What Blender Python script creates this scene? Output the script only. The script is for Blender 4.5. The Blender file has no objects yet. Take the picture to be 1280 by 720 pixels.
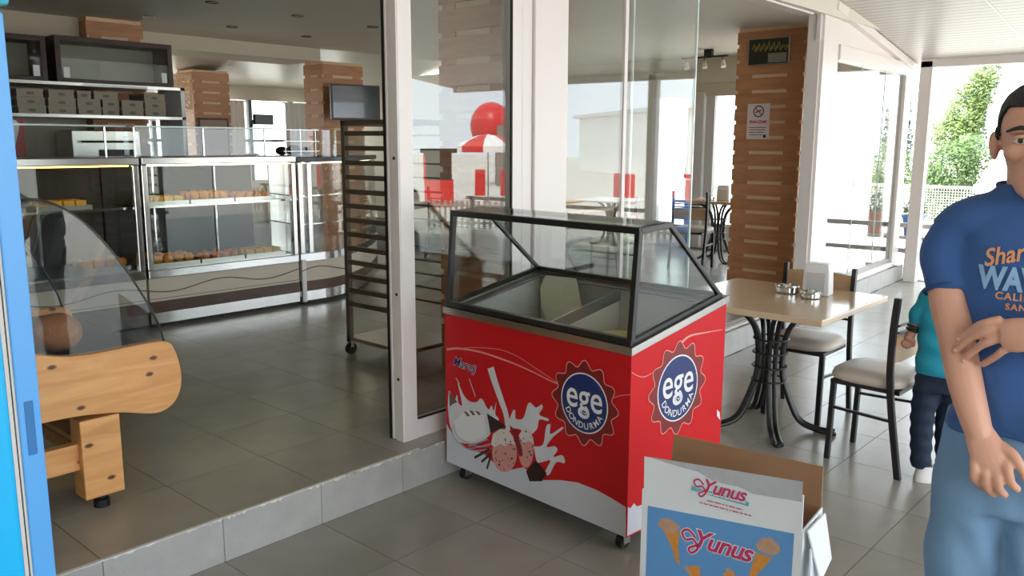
import bpy, bmesh, math, random
from mathutils import Vector, Matrix
from mathutils.bvhtree import BVHTree
random.seed(7)
scene = bpy.context.scene
COL = scene.collection
R = math.radians

# ------------------------------------------------------------------ camera
FPX = 1053.8; PITCH = .1703; ROLL = .0034; YAW = .7327
CAM = Vector((-2.4154, -3.3095, 1.4198))
FWD = Vector((math.cos(YAW)*math.cos(PITCH), math.sin(YAW)*math.cos(PITCH), -math.sin(PITCH)))
RGT = Vector((math.sin(YAW), -math.cos(YAW), 0)); UPV = RGT.cross(FWD)
RGT, UPV = (math.cos(ROLL)*RGT + math.sin(ROLL)*UPV, -math.sin(ROLL)*RGT + math.cos(ROLL)*UPV)
cd = bpy.data.cameras.new('camera'); cam = bpy.data.objects.new('camera', cd); COL.objects.link(cam)
cd.sensor_width = 36; cd.lens = FPX*36/1280; cd.clip_start = .05; cd.clip_end = 400
cam.matrix_world = Matrix(((RGT.x, UPV.x, -FWD.x, CAM.x), (RGT.y, UPV.y, -FWD.y, CAM.y), (RGT.z, UPV.z, -FWD.z, CAM.z), (0, 0, 0, 1)))
scene.camera = cam
# ------------------------------------------------------------------ sky, sun, exposure
w = bpy.data.worlds.new('hazy_sky'); scene.world = w; w.use_nodes = True
wn = w.node_tree.nodes; wl = w.node_tree.links
bgn = wn['Background']; bgn.inputs['Color'].default_value = (.84, .93, 1, 1); bgn.inputs['Strength'].default_value = 3.6
sd = bpy.data.lights.new('sun_offscreen', 'SUN'); sd.energy = 8.0; sd.angle = R(2); sd.color = (1, .95, .85)
sun = bpy.data.objects.new('sun_offscreen', sd); COL.objects.link(sun)
sun.rotation_euler = Vector((.50, -.36, -.79)).to_track_quat('-Z', 'Y').to_euler(); sun.location = (-20, 20, 30)
scene.view_settings.view_transform = 'Standard'; scene.view_settings.look = 'None'
scene.view_settings.exposure = 0.6; scene.view_settings.gamma = 1; scene.view_settings.use_curve_mapping = False
cy = scene.cycles
cy.use_denoising = True; cy.max_bounces = 10; cy.diffuse_bounces = 5; cy.glossy_bounces = 5; cy.transparent_max_bounces = 24
cy.transmission_bounces = 8; cy.sample_clamp_indirect = 6; cy.caustics_reflective = False; cy.caustics_refractive = False

# ------------------------------------------------------------------ pixel helpers (1280x720 frame)
ZL = -.181       # veranda floor; the shop floor is z = 0
def ray(x, y): return FWD + RGT*((x-640)/FPX) - UPV*((y-360)/FPX)
def at(x, y, ax, v):
    d = ray(x, y); i = 'XYZ'.index(ax); return CAM + d*((v-CAM[i])/d[i])
def dep(x, y, z): return CAM + ray(x, y)*z

# ------------------------------------------------------------------ materials
MATS = {}
def new_mat(name):
    m = bpy.data.materials.new(name); m.use_nodes = True; MATS[name] = m
    nt = m.node_tree; return m, nt, nt.nodes, nt.links, nt.nodes['Principled BSDF']
def lin(c):
    return tuple((x/12.92 if x <= .04045 else ((x+.055)/1.055)**2.4) for x in c)
def mat(name, col, rough=.5, metal=0., var=.12, scale=6., bump=0., bscale=None, spec=.5, stretch=(1, 1, 1), emit=0., coat=0., obj_rand=0., trans=0., sheen=0.):
    """principled surface whose colour drifts with a noise texture; col is sRGB 0..1"""
    if name in MATS: return MATS[name]
    m, nt, N, L, b = new_mat(name)
    c = lin(col)
    tc = N.new('ShaderNodeTexCoord'); mp = N.new('ShaderNodeMapping'); mp.inputs['Scale'].default_value = stretch
    L.new(tc.outputs['Object'], mp.inputs['Vector'])
    nz = N.new('ShaderNodeTexNoise'); nz.inputs['Scale'].default_value = scale; nz.inputs['Detail'].default_value = 5
    L.new(mp.outputs[0], nz.inputs['Vector'])
    mx = N.new('ShaderNodeMix'); mx.data_type = 'RGBA'
    mx.inputs[6].default_value = (*[x*(1-var) for x in c], 1); mx.inputs[7].default_value = (*[min(1, x*(1+var)) for x in c], 1)
    L.new(nz.outputs['Fac'], mx.inputs[0])
    out = mx.outputs[2]
    if obj_rand:
        oi = N.new('ShaderNodeObjectInfo'); hs = N.new('ShaderNodeHueSaturation')
        mr = N.new('ShaderNodeMapRange'); mr.inputs['To Min'].default_value = 1-obj_rand; mr.inputs['To Max'].default_value = 1+obj_rand
        L.new(oi.outputs['Random'], mr.inputs['Value']); L.new(mr.outputs[0], hs.inputs['Value']); L.new(out, hs.inputs['Color']); out = hs.outputs[0]
        va = N.new('ShaderNodeVectorMath'); va.operation = 'ADD'; ml = N.new('ShaderNodeMath'); ml.operation = 'MULTIPLY'; ml.inputs[1].default_value = 37
        L.new(oi.outputs['Random'], ml.inputs[0]); L.new(mp.outputs[0], va.inputs[0]); L.new(ml.outputs[0], va.inputs[1]); L.new(va.outputs[0], nz.inputs['Vector'])
    L.new(out, b.inputs['Base Color'])
    b.inputs['Roughness'].default_value = rough; b.inputs['Metallic'].default_value = metal
    b.inputs['Specular IOR Level'].default_value = spec; b.inputs['Coat Weight'].default_value = coat
    if sheen: b.inputs['Sheen Weight'].default_value = sheen
    if trans: b.inputs['Transmission Weight'].default_value = trans
    if emit:
        b.inputs['Emission Color'].default_value = (*c, 1); b.inputs['Emission Strength'].default_value = emit
    if bump:
        n2 = N.new('ShaderNodeTexNoise'); n2.inputs['Scale'].default_value = bscale or scale*4; n2.inputs['Detail'].default_value = 4
        L.new(mp.outputs[0], n2.inputs['Vector'])
        bp = N.new('ShaderNodeBump'); bp.inputs['Strength'].default_value = bump; bp.inputs['Distance'].default_value = .02
        L.new(n2.outputs['Fac'], bp.inputs['Height']); L.new(bp.outputs[0], b.inputs['Normal'])
    return m
def glass(name, r0=.045, tint=(1, 1, 1), rough=0.0, grime=0.0):
    """thin pane: clear straight-through light plus a Schlick reflection on each face"""
    m, nt, N, L, b = new_mat(name); N.remove(b)
    tr = N.new('ShaderNodeBsdfTransparent'); tr.inputs[0].default_value = (*tint, 1)
    gl = N.new('ShaderNodeBsdfGlossy'); gl.inputs['Roughness'].default_value = rough
    nz = N.new('ShaderNodeTexNoise'); nz.inputs['Scale'].default_value = 1.2
    lw = N.new('ShaderNodeLayerWeight'); lw.inputs['Blend'].default_value = .5
    pw = N.new('ShaderNodeMath'); pw.operation = 'POWER'; pw.inputs[1].default_value = 5; L.new(lw.outputs['Facing'], pw.inputs[0])
    ml = N.new('ShaderNodeMath'); ml.operation = 'MULTIPLY_ADD'; ml.inputs[1].default_value = 1-r0; ml.inputs[2].default_value = r0
    L.new(pw.outputs[0], ml.inputs[0])
    mr = N.new('ShaderNodeMapRange'); mr.inputs['To Min'].default_value = .92; mr.inputs['To Max'].default_value = 1.08; L.new(nz.outputs['Fac'], mr.inputs['Value'])
    m3 = N.new('ShaderNodeMath'); m3.operation = 'MULTIPLY'; m3.use_clamp = True; L.new(ml.outputs[0], m3.inputs[0]); L.new(mr.outputs[0], m3.inputs[1])
    mx = N.new('ShaderNodeMixShader'); L.new(m3.outputs[0], mx.inputs[0]); L.new(tr.outputs[0], mx.inputs[1]); L.new(gl.outputs[0], mx.inputs[2])
    out = mx.outputs[0]
    if grime:
        df = N.new('ShaderNodeBsdfDiffuse'); df.inputs[0].default_value = (.8, .8, .8, 1); m4 = N.new('ShaderNodeMixShader'); m4.inputs[0].default_value = grime
        L.new(out, m4.inputs[1]); L.new(df.outputs[0], m4.inputs[2]); out = m4.outputs[0]
    L.new(out, N['Material Output'].inputs[0]); return m
def wood(name, c1, c2, rough=.45, scale=(1, 8, 8), knots=0., obj_rand=.08, grain=3.):
    m, nt, N, L, b = new_mat(name)
    tc = N.new('ShaderNodeTexCoord'); mp = N.new('ShaderNodeMapping'); mp.inputs['Scale'].default_value = scale
    oi = N.new('ShaderNodeObjectInfo'); ml = N.new('ShaderNodeMath'); ml.operation = 'MULTIPLY'; ml.inputs[1].default_value = 23
    va = N.new('ShaderNodeVectorMath'); va.operation = 'ADD'
    L.new(oi.outputs['Random'], ml.inputs[0]); L.new(tc.outputs['Object'], va.inputs[0]); L.new(ml.outputs[0], va.inputs[1]); L.new(va.outputs[0], mp.inputs['Vector'])
    nz = N.new('ShaderNodeTexNoise'); nz.inputs['Scale'].default_value = grain; nz.inputs['Detail'].default_value = 6; nz.inputs['Distortion'].default_value = .8
    L.new(mp.outputs[0], nz.inputs['Vector'])
    cr = N.new('ShaderNodeValToRGB'); cr.color_ramp.elements[0].position = .3; cr.color_ramp.elements[1].position = .7
    cr.color_ramp.elements[0].color = (*lin(c1), 1); cr.color_ramp.elements[1].color = (*lin(c2), 1); L.new(nz.outputs['Fac'], cr.inputs[0])
    out = cr.outputs[0]
    if knots:
        vo = N.new('ShaderNodeTexVoronoi'); vo.voronoi_dimensions = '2D'; vo.inputs['Scale'].default_value = knots; mp2 = N.new('ShaderNodeMapping'); mp2.inputs['Rotation'].default_value = (R(90), 0, 0); mp2.inputs['Scale'].default_value = (.62, 1, 1.15)
        L.new(va.outputs[0], mp2.inputs['Vector']); L.new(mp2.outputs[0], vo.inputs['Vector'])
        c2r = N.new('ShaderNodeValToRGB'); c2r.color_ramp.elements[0].position = .045; c2r.color_ramp.elements[1].position = .09
        c2r.color_ramp.elements[0].color = (1, 1, 1, 1); c2r.color_ramp.elements[1].color = (0, 0, 0, 1); L.new(vo.outputs['Distance'], c2r.inputs[0])
        mx = N.new('ShaderNodeMix'); mx.data_type = 'RGBA'; mx.inputs[7].default_value = (.10, .035, .012, 1); L.new(c2r.outputs[0], mx.inputs[0]); L.new(out, mx.inputs[6]); out = mx.outputs[2]
    hs = N.new('ShaderNodeHueSaturation'); mr = N.new('ShaderNodeMapRange'); mr.inputs['To Min'].default_value = 1-obj_rand; mr.inputs['To Max'].default_value = 1+obj_rand
    L.new(oi.outputs['Random'], mr.inputs['Value']); L.new(mr.outputs[0], hs.inputs['Value']); L.new(out, hs.inputs['Color'])
    L.new(hs.outputs[0], b.inputs['Base Color']); b.inputs['Roughness'].default_value = rough
    bp = N.new('ShaderNodeBump'); bp.inputs['Strength'].default_value = .12; bp.inputs['Distance'].default_value = .01; L.new(nz.outputs['Fac'], bp.inputs['Height']); L.new(bp.outputs[0], b.inputs['Normal'])
    return m
def stripes(name, c1, c2, period, axis=0, rough=.45, depth=.004):
    """narrow boards too fine to pick apart: grooves along one axis"""
    m, nt, N, L, b = new_mat(name)
    tc = N.new('ShaderNodeTexCoord'); sp = N.new('ShaderNodeSeparateXYZ'); L.new(tc.outputs['Object'], sp.inputs[0])
    dv = N.new('ShaderNodeMath'); dv.operation = 'DIVIDE'; dv.inputs[1].default_value = period; L.new(sp.outputs[axis], dv.inputs[0])
    fr = N.new('ShaderNodeMath'); fr.operation = 'FRACT'; L.new(dv.outputs[0], fr.inputs[0])
    cr = N.new('ShaderNodeValToRGB'); e = cr.color_ramp.elements; e[0].position = .0; e[0].color = (*lin(c2), 1); e[1].position = .12; e[1].color = (*lin(c2), 1)
    a = e.new(.2); a.color = (*lin(c1), 1); a = e.new(.95); a.color = (*lin(c1), 1); L.new(fr.outputs[0], cr.inputs[0])
    nz = N.new('ShaderNodeTexNoise'); nz.inputs['Scale'].default_value = .8
    mx = N.new('ShaderNodeMix'); mx.data_type = 'RGBA'; mx.blend_type = 'MULTIPLY'; mx.inputs[0].default_value = .12; L.new(cr.outputs[0], mx.inputs[6]); L.new(nz.outputs['Color'], mx.inputs[7])
    L.new(mx.outputs[2], b.inputs['Base Color']); b.inputs['Roughness'].default_value = rough
    bp = N.new('ShaderNodeBump'); bp.inputs['Strength'].default_value = .6; bp.inputs['Distance'].default_value = depth; L.new(cr.outputs[0], bp.inputs['Height']); L.new(bp.outputs[0], b.inputs['Normal'])
    return m

# ------------------------------------------------------------------ mesh building
class MB:
    def __init__(s): s.v = []; s.f = []
    def add(s, vs, fs):
        o = len(s.v); s.v += [tuple(v) for v in vs]; s.f += [tuple(i+o for i in f) for f in fs]; return s
    def box(s, x0, x1, y0, y1, z0, z1):
        return s.add([(x0, y0, z0), (x1, y0, z0), (x1, y1, z0), (x0, y1, z0), (x0, y0, z1), (x1, y0, z1), (x1, y1, z1), (x0, y1, z1)],
                     [(0, 3, 2, 1), (4, 5, 6, 7), (0, 1, 5, 4), (1, 2, 6, 5), (2, 3, 7, 6), (3, 0, 4, 7)])
    def bar(s, a, b, wx, wy, up=(0, 0, 1)):
        a = Vector(a); b = Vector(b); d = (b-a).normalized(); up = Vector(up)
        if abs(d.dot(up)) > .98: up = Vector((0, 1, 0))
        sx = d.cross(up).normalized(); sy = sx.cross(d).normalized()
        q = [a+sx*i*wx/2+sy*j*wy/2 for i, j in ((-1, -1), (1, -1), (1, 1), (-1, 1))]; q += [x+(b-a) for x in q]
        return s.add(q, [(0, 3, 2, 1), (4, 5, 6, 7), (0, 1, 5, 4), (1, 2, 6, 5), (2, 3, 7, 6), (3, 0, 4, 7)])
    def rings(s, rs, cap=True, closed=False):
        n = len(rs[0]); vs = [p for r in rs for p in r]; fs = []; k = len(rs)
        for i in range(k if closed else k-1):
            a = i*n; b = ((i+1) % k)*n
            for j in range(n): j2 = (j+1) % n; fs.append((a+j, a+j2, b+j2, b+j))
        if cap and not closed: fs.append(tuple(range(n-1, -1, -1))); fs.append(tuple((k-1)*n+j for j in range(n)))
        return s.add(vs, fs)
    def tube(s, pts, rad, n=10, cap=True, flat=1., up=None, closed=False):
        pts = [Vector(p) for p in pts]; k = len(pts)
        if not isinstance(rad, (list, tuple)): rad = [rad]*k
        rs = []; prev = None
        for i, p in enumerate(pts):
            if closed: d = (pts[(i+1) % k]-pts[i-1]).normalized()
            else: d = (pts[min(i+1, k-1)]-pts[max(i-1, 0)]).normalized()
            if prev is None:
                u = Vector(up) if up else (Vector((0, 0, 1)) if abs(d.z) < .9 else Vector((1, 0, 0)))
            else: u = prev
            u = (u-d*u.dot(d)).normalized(); prev = u; v = d.cross(u)
            rs.append([p+u*(math.cos(2*math.pi*j/n)*rad[i])+v*(math.sin(2*math.pi*j/n)*rad[i]*flat) for j in range(n)])
        return s.rings(rs, cap, closed)
    def lathe(s, prof, n=20, c=(0, 0, 0), cap=True):
        return s.rings([[(c[0]+r*math.cos(2*math.pi*j/n), c[1]+r*math.sin(2*math.pi*j/n), c[2]+z) for j in range(n)] for r, z in prof], cap)
    def ell(s, c, rx, ry, rz, n=14, k=9, M=None):
        rs = []
        for i in range(k):
            t = -math.pi/2+math.pi*(i+.5)/k*1.0
            t = -math.pi/2*.97+math.pi*.97*i/(k-1)
            rs.append([Vector((rx*math.cos(t)*math.cos(2*math.pi*j/n), ry*math.cos(t)*math.sin(2*math.pi*j/n), rz*math.sin(t))) for j in range(n)])
        c = Vector(c); rs = [[(M @ p if M else p)+c for p in r] for r in rs]; return s.rings(rs)
    def prism(s, poly, fn, d0, d1):
        """extrude a 2D polygon; fn(u,v,d) -> point"""
        n = len(poly); vs = [fn(u, v, d0) for u, v in poly]+[fn(u, v, d1) for u, v in poly]
        fs = [tuple(range(n-1, -1, -1)), tuple(range(n, 2*n))]+[(i, (i+1) % n, n+(i+1) % n, n+i) for i in range(n)]
        return s.add(vs, fs)
    def mesh(s, name, mt=None, smooth=False):
        me = bpy.data.meshes.new(name); me.from_pydata(s.v, [], s.f); me.validate()
        bm = bmesh.new(); bm.from_mesh(me); bmesh.ops.recalc_face_normals(bm, faces=bm.faces); bm.to_mesh(me); bm.free()
        if smooth is not False:
            for p in me.polygons: p.use_smooth = True
            if smooth is not True: me.set_sharp_from_angle(angle=R(smooth))
        if mt: me.materials.append(mt if not isinstance(mt, str) else MATS[mt])
        return me
    def build(s, name, mt, parent=None, smooth=False, bevel=0, loc=None, rz=0, seg=2):
        return link(name, s.mesh(name, mt, smooth), parent, loc, rz, bevel, seg)
def link(name, me, parent=None, loc=None, rz=0, bevel=0, seg=2):
    o = bpy.data.objects.new(name, me); COL.objects.link(o)
    if parent: o.parent = parent
    if loc is not None: o.location = loc
    if rz: o.rotation_euler = (0, 0, rz)
    if bevel:
        b = o.modifiers.new('bevel', 'BEVEL'); b.width = bevel; b.segments = seg; b.limit_method = 'ANGLE'; b.angle_limit = R(40)
    return o
def tag(o, label=None, cat=None, group=None, kind=None):
    if label: o['label'] = label
    if cat: o['category'] = cat
    if group: o['group'] = group
    if kind: o['kind'] = kind
    return o
def thing(name, label, cat, loc=(0, 0, 0), rz=0, group=None):
    o = bpy.data.objects.new(name, None); COL.objects.link(o); o.location = loc; o.rotation_euler = (0, 0, rz); o.empty_display_size = .1
    return tag(o, label, cat, group)
def struct(o): o['kind'] = 'structure'; return o
def sroot(name, loc=(0, 0, 0), rz=0):
    o = bpy.data.objects.new(name, None); COL.objects.link(o); o.location = loc; o.rotation_euler = (0, 0, rz); o['kind'] = 'structure'; return o
def dup(root, loc, rz=0, label=None, group=None):
    r = root.copy(); COL.objects.link(r); r.location = loc; r.rotation_euler = (0, 0, rz)
    if label: r['label'] = label
    if group: r['group'] = group
    for ch in root.children:
        c = ch.copy(); COL.objects.link(c); c.parent = r
        for g in ch.children:
            d = g.copy(); COL.objects.link(d); d.parent = c
    return r
def text_mesh(txt, size, offset=0., shear=0., spacing=1., align='CENTER', res=4, width=1.):
    """the flat outline of some lettering in the xy plane, as verts and faces"""
    cu = bpy.data.curves.new('lettering', 'FONT'); cu.body = txt; cu.size = size; cu.offset = offset; cu.shear = shear; cu.space_character = spacing
    cu.align_x = align; cu.align_y = 'CENTER'; cu.resolution_u = res
    o = bpy.data.objects.new('lettering', cu); COL.objects.link(o)
    dg = bpy.context.evaluated_depsgraph_get(); me = bpy.data.meshes.new_from_object(o.evaluated_get(dg))
    vs = [(v.co.x*width, v.co.y) for v in me.vertices]; fs = [tuple(p.vertices) for p in me.polygons]
    bpy.data.objects.remove(o); bpy.data.curves.remove(cu); bpy.data.meshes.remove(me)
    return vs, fs
def flat_print(name, mt, parent, polys, fn, d):
    """flat printed shapes: polys = list of (verts2d, faces or None)"""
    mb = MB()
    for vs, fs in polys:
        if fs is None: fs = [tuple(range(len(vs)))]
        mb.add([fn(u, v, d) for u, v in vs], fs)
    me = bpy.data.meshes.new(name); me.from_pydata(mb.v, [], mb.f)
    me.materials.append(mt); return link(name, me, parent)
def circle2(cx, cy, rx, ry=None, n=40, a0=0):
    ry = ry or rx; return [(cx+rx*math.cos(a0+2*math.pi*i/n), cy+ry*math.sin(a0+2*math.pi*i/n)) for i in range(n)]
def ribbon(pts, w0, w1=None, n=None):
    """a 2D stroke along pts whose width goes from w0 to w1, as verts and faces"""
    k = len(pts); vs = []; fs = []
    for i, (x, y) in enumerate(pts):
        a = pts[max(i-1, 0)]; b = pts[min(i+1, k-1)]; dx, dy = b[0]-a[0], b[1]-a[1]; l = math.hypot(dx, dy) or 1
        w = w0+( (w1 if w1 is not None else w0)-w0)*i/(k-1); nx, ny = -dy/l*w/2, dx/l*w/2
        vs += [(x+nx, y+ny), (x-nx, y-ny)]
        if i: fs.append((2*i-2, 2*i-1, 2*i+1, 2*i))
    return vs, fs
def smooth_pts(P, n=8):
    """Catmull-Rom through points of any dimension"""
    out = []; k = len(P)
    for i in range(k-1):
        p0, p1, p2, p3 = P[max(i-1, 0)], P[i], P[i+1], P[min(i+2, k-1)]
        for j in range(n):
            t = j/n; out.append(tuple(.5*((2*b)+(-a+c)*t+(2*a-5*b+4*c-d)*t*t+(-a+3*b-3*c+d)*t**3) for a, b, c, d in zip(p0, p1, p2, p3)))
    out.append(tuple(P[-1])); return out
def remeshed(mb, voxel, name, mt, smooth_it=6, factor=.5):
    """one continuous skin round overlapping solids"""
    me = mb.mesh(name); o = bpy.data.objects.new(name, me); COL.objects.link(o)
    r = o.modifiers.new('r', 'REMESH'); r.mode = 'VOXEL'; r.voxel_size = voxel
    if smooth_it:
        s = o.modifiers.new('s', 'SMOOTH'); s.factor = factor; s.iterations = smooth_it
    dg = bpy.context.evaluated_depsgraph_get(); nm = bpy.data.meshes.new_from_object(o.evaluated_get(dg)); bpy.data.objects.remove(o); bpy.data.meshes.remove(me)
    nm.name = name; nm.materials.clear(); nm.materials.append(mt)
    for p in nm.polygons: p.use_smooth = True
    return nm
# ------------------------------------------------------------------ shared materials
M_tile = mat('floor_tile', (.60, .585, .55), rough=.24, var=.16, scale=5, obj_rand=.05, bump=.02)
M_grout = mat('grout', (.36, .34, .31), rough=.9)
M_riser = mat('riser_tile', (.66, .655, .64), rough=.5, var=.22, scale=9, bump=.1, obj_rand=.03)
M_chip = mat('broken_tile_edge', (.84, .83, .80), rough=.8, var=.3, scale=40)
M_alu = mat('white_aluminium', (.90, .87, .855), rough=.38, var=.03, scale=3)
M_alug = mat('grey_aluminium', (.60, .585, .57), rough=.4, var=.05, scale=3)
M_rubber = mat('black_rubber', (.07, .07, .07), rough=.6)
M_pane = glass('facade_glass', .09, (.95, .97, .96))
M_clear = glass('display_glass', .04, (.93, .95, .94))
M_edge = mat('polished_glass_edge', (.85, .95, .92), rough=.2, var=.05, coat=.5)
M_ceil = mat('ceiling_paint', (.86, .84, .79), rough=.7, var=.05, scale=1.5)
M_wall = mat('wall_paint', (.78, .74, .66), rough=.7, var=.06, scale=1.5)
M_soff = stripes('white_ceiling_boards', (.82, .80, .77), (.62, .60, .57), .1, 0, rough=.35)
M_board = wood('orange_brown_board', (.69, .48, .33), (.78, .56, .40), scale=(1, 1, 7), obj_rand=.07)
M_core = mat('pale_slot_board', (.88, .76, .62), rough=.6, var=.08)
M_pine = wood('knotty_pine', (.80, .56, .33), (.90, .68, .44), rough=.38, scale=(1, 6, 7), knots=7.)
M_steel = mat('brushed_steel', (.72, .71, .69), rough=.28, metal=1., var=.06, scale=14, stretch=(1, 1, 8))
M_chrome = mat('polished_steel', (.80, .80, .79), rough=.13, metal=1., var=.05, scale=5)
M_darksteel = mat('dark_rack_steel', (.40, .36, .31), rough=.45, metal=.4, var=.12)
M_black = mat('black_metal', (.075, .072, .07), rough=.38, var=.2, spec=.6)
M_blackpl = mat('black_plastic', (.06, .06, .065), rough=.35, var=.2)
M_white = mat('white_plastic', (.90, .90, .90), rough=.35, var=.03)
M_dark = mat('dark_interior', (.11, .10, .09), rough=.6, var=.2)

# ------------------------------------------------------------------ facade frame: straight to x = 1, then swung by three degrees
FA = math.atan(.0514); FO = Vector((1.0, -.46, 0)); FE = Vector((math.cos(FA), math.sin(FA), 0)); FN = Vector((-math.sin(FA), math.cos(FA), 0))
def yline(x): return -.46 if x <= 1 else -.46+(x-1)*.0514
TX, TY = .45, .4455

# ------------------------------------------------------------------ floors
fl = sroot('floor')
s = MB(); poly = [(-4, -.446), (1, -.446), (8.1, yline(8.1)+.014), (8.1, 10.4), (-4, 10.4)]
s.prism(poly, lambda u, v, d: (u, v, d), -.3, -.004); s.build('slab', M_grout, fl)
tile = MB().box(.0015, TX-.0015, .0015, TY-.0015, -.004, 0).mesh('tile', M_tile)
n = 0
for i in range(-5, 17):
    for j in range(-1, 12):
        x0, y0 = i*TX, j*TY
        if j == -1 and x0 >= .9:
            y1 = yline(x0+TX)+.016
            MB().box(x0+.0015, x0+TX-.0015, y1, -.0015, -.004, 0).build('tile', M_tile, fl)
        else:
            if x0 > 4.5 and j > 8: continue
            if x0 < -1.4 and j > 5: continue
            link('tile', tile, fl, (x0, y0, 0))
# veranda floor
fv = sroot('floor_veranda')
MB().box(-9, 8.3, -8.0, -.0, ZL-.2, ZL-.004).build('slab', M_grout, fv)
YL = -.9349
tile2 = MB().box(.0015, TX-.0015, .0015, TY-.0015, -.004, 0).mesh('tile', M_tile)
for i in range(-5, 18):
    x0 = i*TX
    if x0 > -2: MB().box(x0+.0015, x0+TX-.0015, YL+.0015, yline(x0)-.001, ZL-.004, ZL).build('tile', M_tile, fv)
    for j in range(1, 9): link('tile', tile2, fv, (x0, YL-j*TY, ZL))
M_tilefar = mat('far_floor_tile', (.60, .585, .55), rough=.24, var=.16, scale=2)
MB().box(-9, 8.3, -8.0, YL-8*TY-.002, ZL-.004, ZL).build('far_tiles', M_tilefar, fv)
MB().box(-9, -2.252, YL-8*TY, -.46, ZL-.004, ZL).build('far_tiles', M_tilefar, fv)
# step risers
st = sroot('trim_1')
for i in range(-5, 3):
    x0 = i*TX; x1 = min(x0+TX, 1.0)
    if x1 <= x0: continue
    MB().box(x0+.001, x1-.001, -.46, -.446, ZL, -.003).build('riser_tile', M_riser, st, bevel=.002)
random.seed(3)
for k in range(46):                                   # chipped glaze along the nosing
    x = random.uniform(-1.35, .3); wd = random.uniform(.01, .05)
    pl = [(x, 0), (x+wd*.3, -random.uniform(.002, .011)), (x+wd*.7, -random.uniform(.002, .008)), (x+wd, 0)]
    MB().prism(pl, lambda u, v, d: (u, d, -.003+v), -.4607, -.459).build('chip', M_chip, st)
MB().box(-2.2, .11, -.4606, -.4455, -.0031, .0005).build('nosing', M_chip, st)
def FP(t, nn, z): p = FO+FE*t+FN*nn; return (p.x, p.y, z)
def fbox(mb, t0, t1, n0, n1, z0, z1):
    q = [FP(t, nn, z) for z in (z0, z1) for t, nn in ((t0, n0), (t1, n0), (t1, n1), (t0, n1))]
    return mb.add(q, [(0, 3, 2, 1), (4, 5, 6, 7), (0, 1, 5, 4), (1, 2, 6, 5), (2, 3, 7, 6), (3, 0, 4, 7)])
for k in range(16): fbox(MB(), k*.45+.001, k*.45+.449, 0, .014, ZL, 0).build('riser_tile', M_riser, st)

# ------------------------------------------------------------------ ceilings
def zc(x): return 2.34+.128*(8.17-x)
cv = sroot('ceiling_veranda')
c = MB(); c.prism([(-9, zc(-9)), (8.3, zc(8.3)), (8.3, zc(8.3)+.12), (-9, zc(-9)+.12)], lambda u, v, d: (u, d, v), -8.2, -.02); c.build('boards', M_soff, cv)
for y in (-1.3, -3.2, -5.1): 
    MB().prism([(-9, zc(-9)-.004), (8.2, zc(8.2)-.004), (8.2, zc(8.2)+.01), (-9, zc(-9)+.01)], lambda u, v, d: (u, d, v), y, y+.02).build('joint_strip', M_alu, cv)
struct(MB().box(-4, 8.0, -.2, 5.6, 2.55, 2.75).build('ceiling', M_ceil))
# dropped beams round the shop ceiling, with the slatted roof of the extension behind them
struct(MB().box(-4, 3.95, 5.6, 6.3, 2.40, 2.75).build('trim_2', mat('beam_paint', (.80, .77, .70), rough=.7, var=.04)))
M_soff2 = stripes('extension_ceiling_boards', (.82, .80, .77), (.62, .60, .57), .1, 1, rough=.35)
x_ = MB(); x_.prism([(5.6, 2.95), (10.6, 2.35), (10.6, 2.45), (5.6, 3.05)], lambda u, v, d: (d, u, v), 0.0, 8.1); x_.build('ceiling_extension', M_soff2); struct(bpy.data.objects['ceiling_extension'])

# ------------------------------------------------------------------ facade
w1 = sroot('window_1')
ZH = 2.535
MB().box(.112, .196, -.347, -.297, .0, ZH).build('stile', M_alu, w1, bevel=.004)
MB().box(.107, .112, -.343, -.297, .002, ZH).build('side_cover', M_alu, w1)
MB().box(.872, .952, -.347, -.297, .0, ZH).build('stile', M_alu, w1, bevel=.004)
MB().box(.196, .872, -.345, -.299, .0, .096).build('bottom_rail', M_alu, w1, bevel=.004)
MB().box(.205, .866, -.349, -.338, .096, .104).build('gasket', M_rubber, w1)
MB().box(.866, .876, -.349, -.338, .096, ZH).build('gasket', M_rubber, w1)
MB().box(.196, .872, -.327, -.319, .09, ZH).build('pane', M_pane, w1)
MB().box(.112, .19, -.297, -.272, .004, ZH).build('track_profile', M_alu, w1)
MB().box(.108, .19, -.272, -.262, .004, ZH).build('white_strip', M_alu, w1)
MB().box(.106, .18, -.262, -.243, .002, ZH).build('rubber_strip', M_rubber, w1)
for z in (.31, .72, 1.35): MB().tube([(.1050, -.315, z), (.1080, -.315, z)], .008, 10).build('screw_cap', M_rubber, w1)
pb = sroot('trim_4')
MB().box(.954, 1.032, -.345, -.20, .0, ZH).build('cover_strip', M_alu, pb, bevel=.004)
MB().box(1.038, 1.314, -.362, -.15, .0, ZH).build('post', M_alu, pb, bevel=.006)
MB().box(1.03, 1.04, -.325, -.2, .0, ZH).build('joint_recess', M_alu, pb)
# frameless sliding panes beside the opening
w2 = sroot('window_2')
for t0, t1, nn in ((.32, 1.03, .105), (.985, 1.82, .085)):
    fbox(MB(), t0, t1, nn, nn+.008, .045, ZH-.03).build('pane', M_pane, w2)
    fbox(MB(), t1-.001, t1+.011, nn-.002, nn+.010, .045, ZH-.03).build('edge_strip', M_edge, w2)
    fbox(MB(), t0, t1, nn-.006, nn+.014, .012, .05).build('bottom_shoe', M_alug, w2)
fbox(MB(), .93, .965, .10, .12, .045, ZH-.03).build('edge_strip', M_alu, w2)
tr = sroot('trim_5')
for k in range(3): fbox(MB(), .32, 7.0, .06+.035*k, .066+.035*k, .0, .014).build('floor_rail', M_alug, tr)
fbox(MB(), .32, 7.0, .045, .16, .0, .005).build('track_plate', M_alu, tr)
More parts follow.
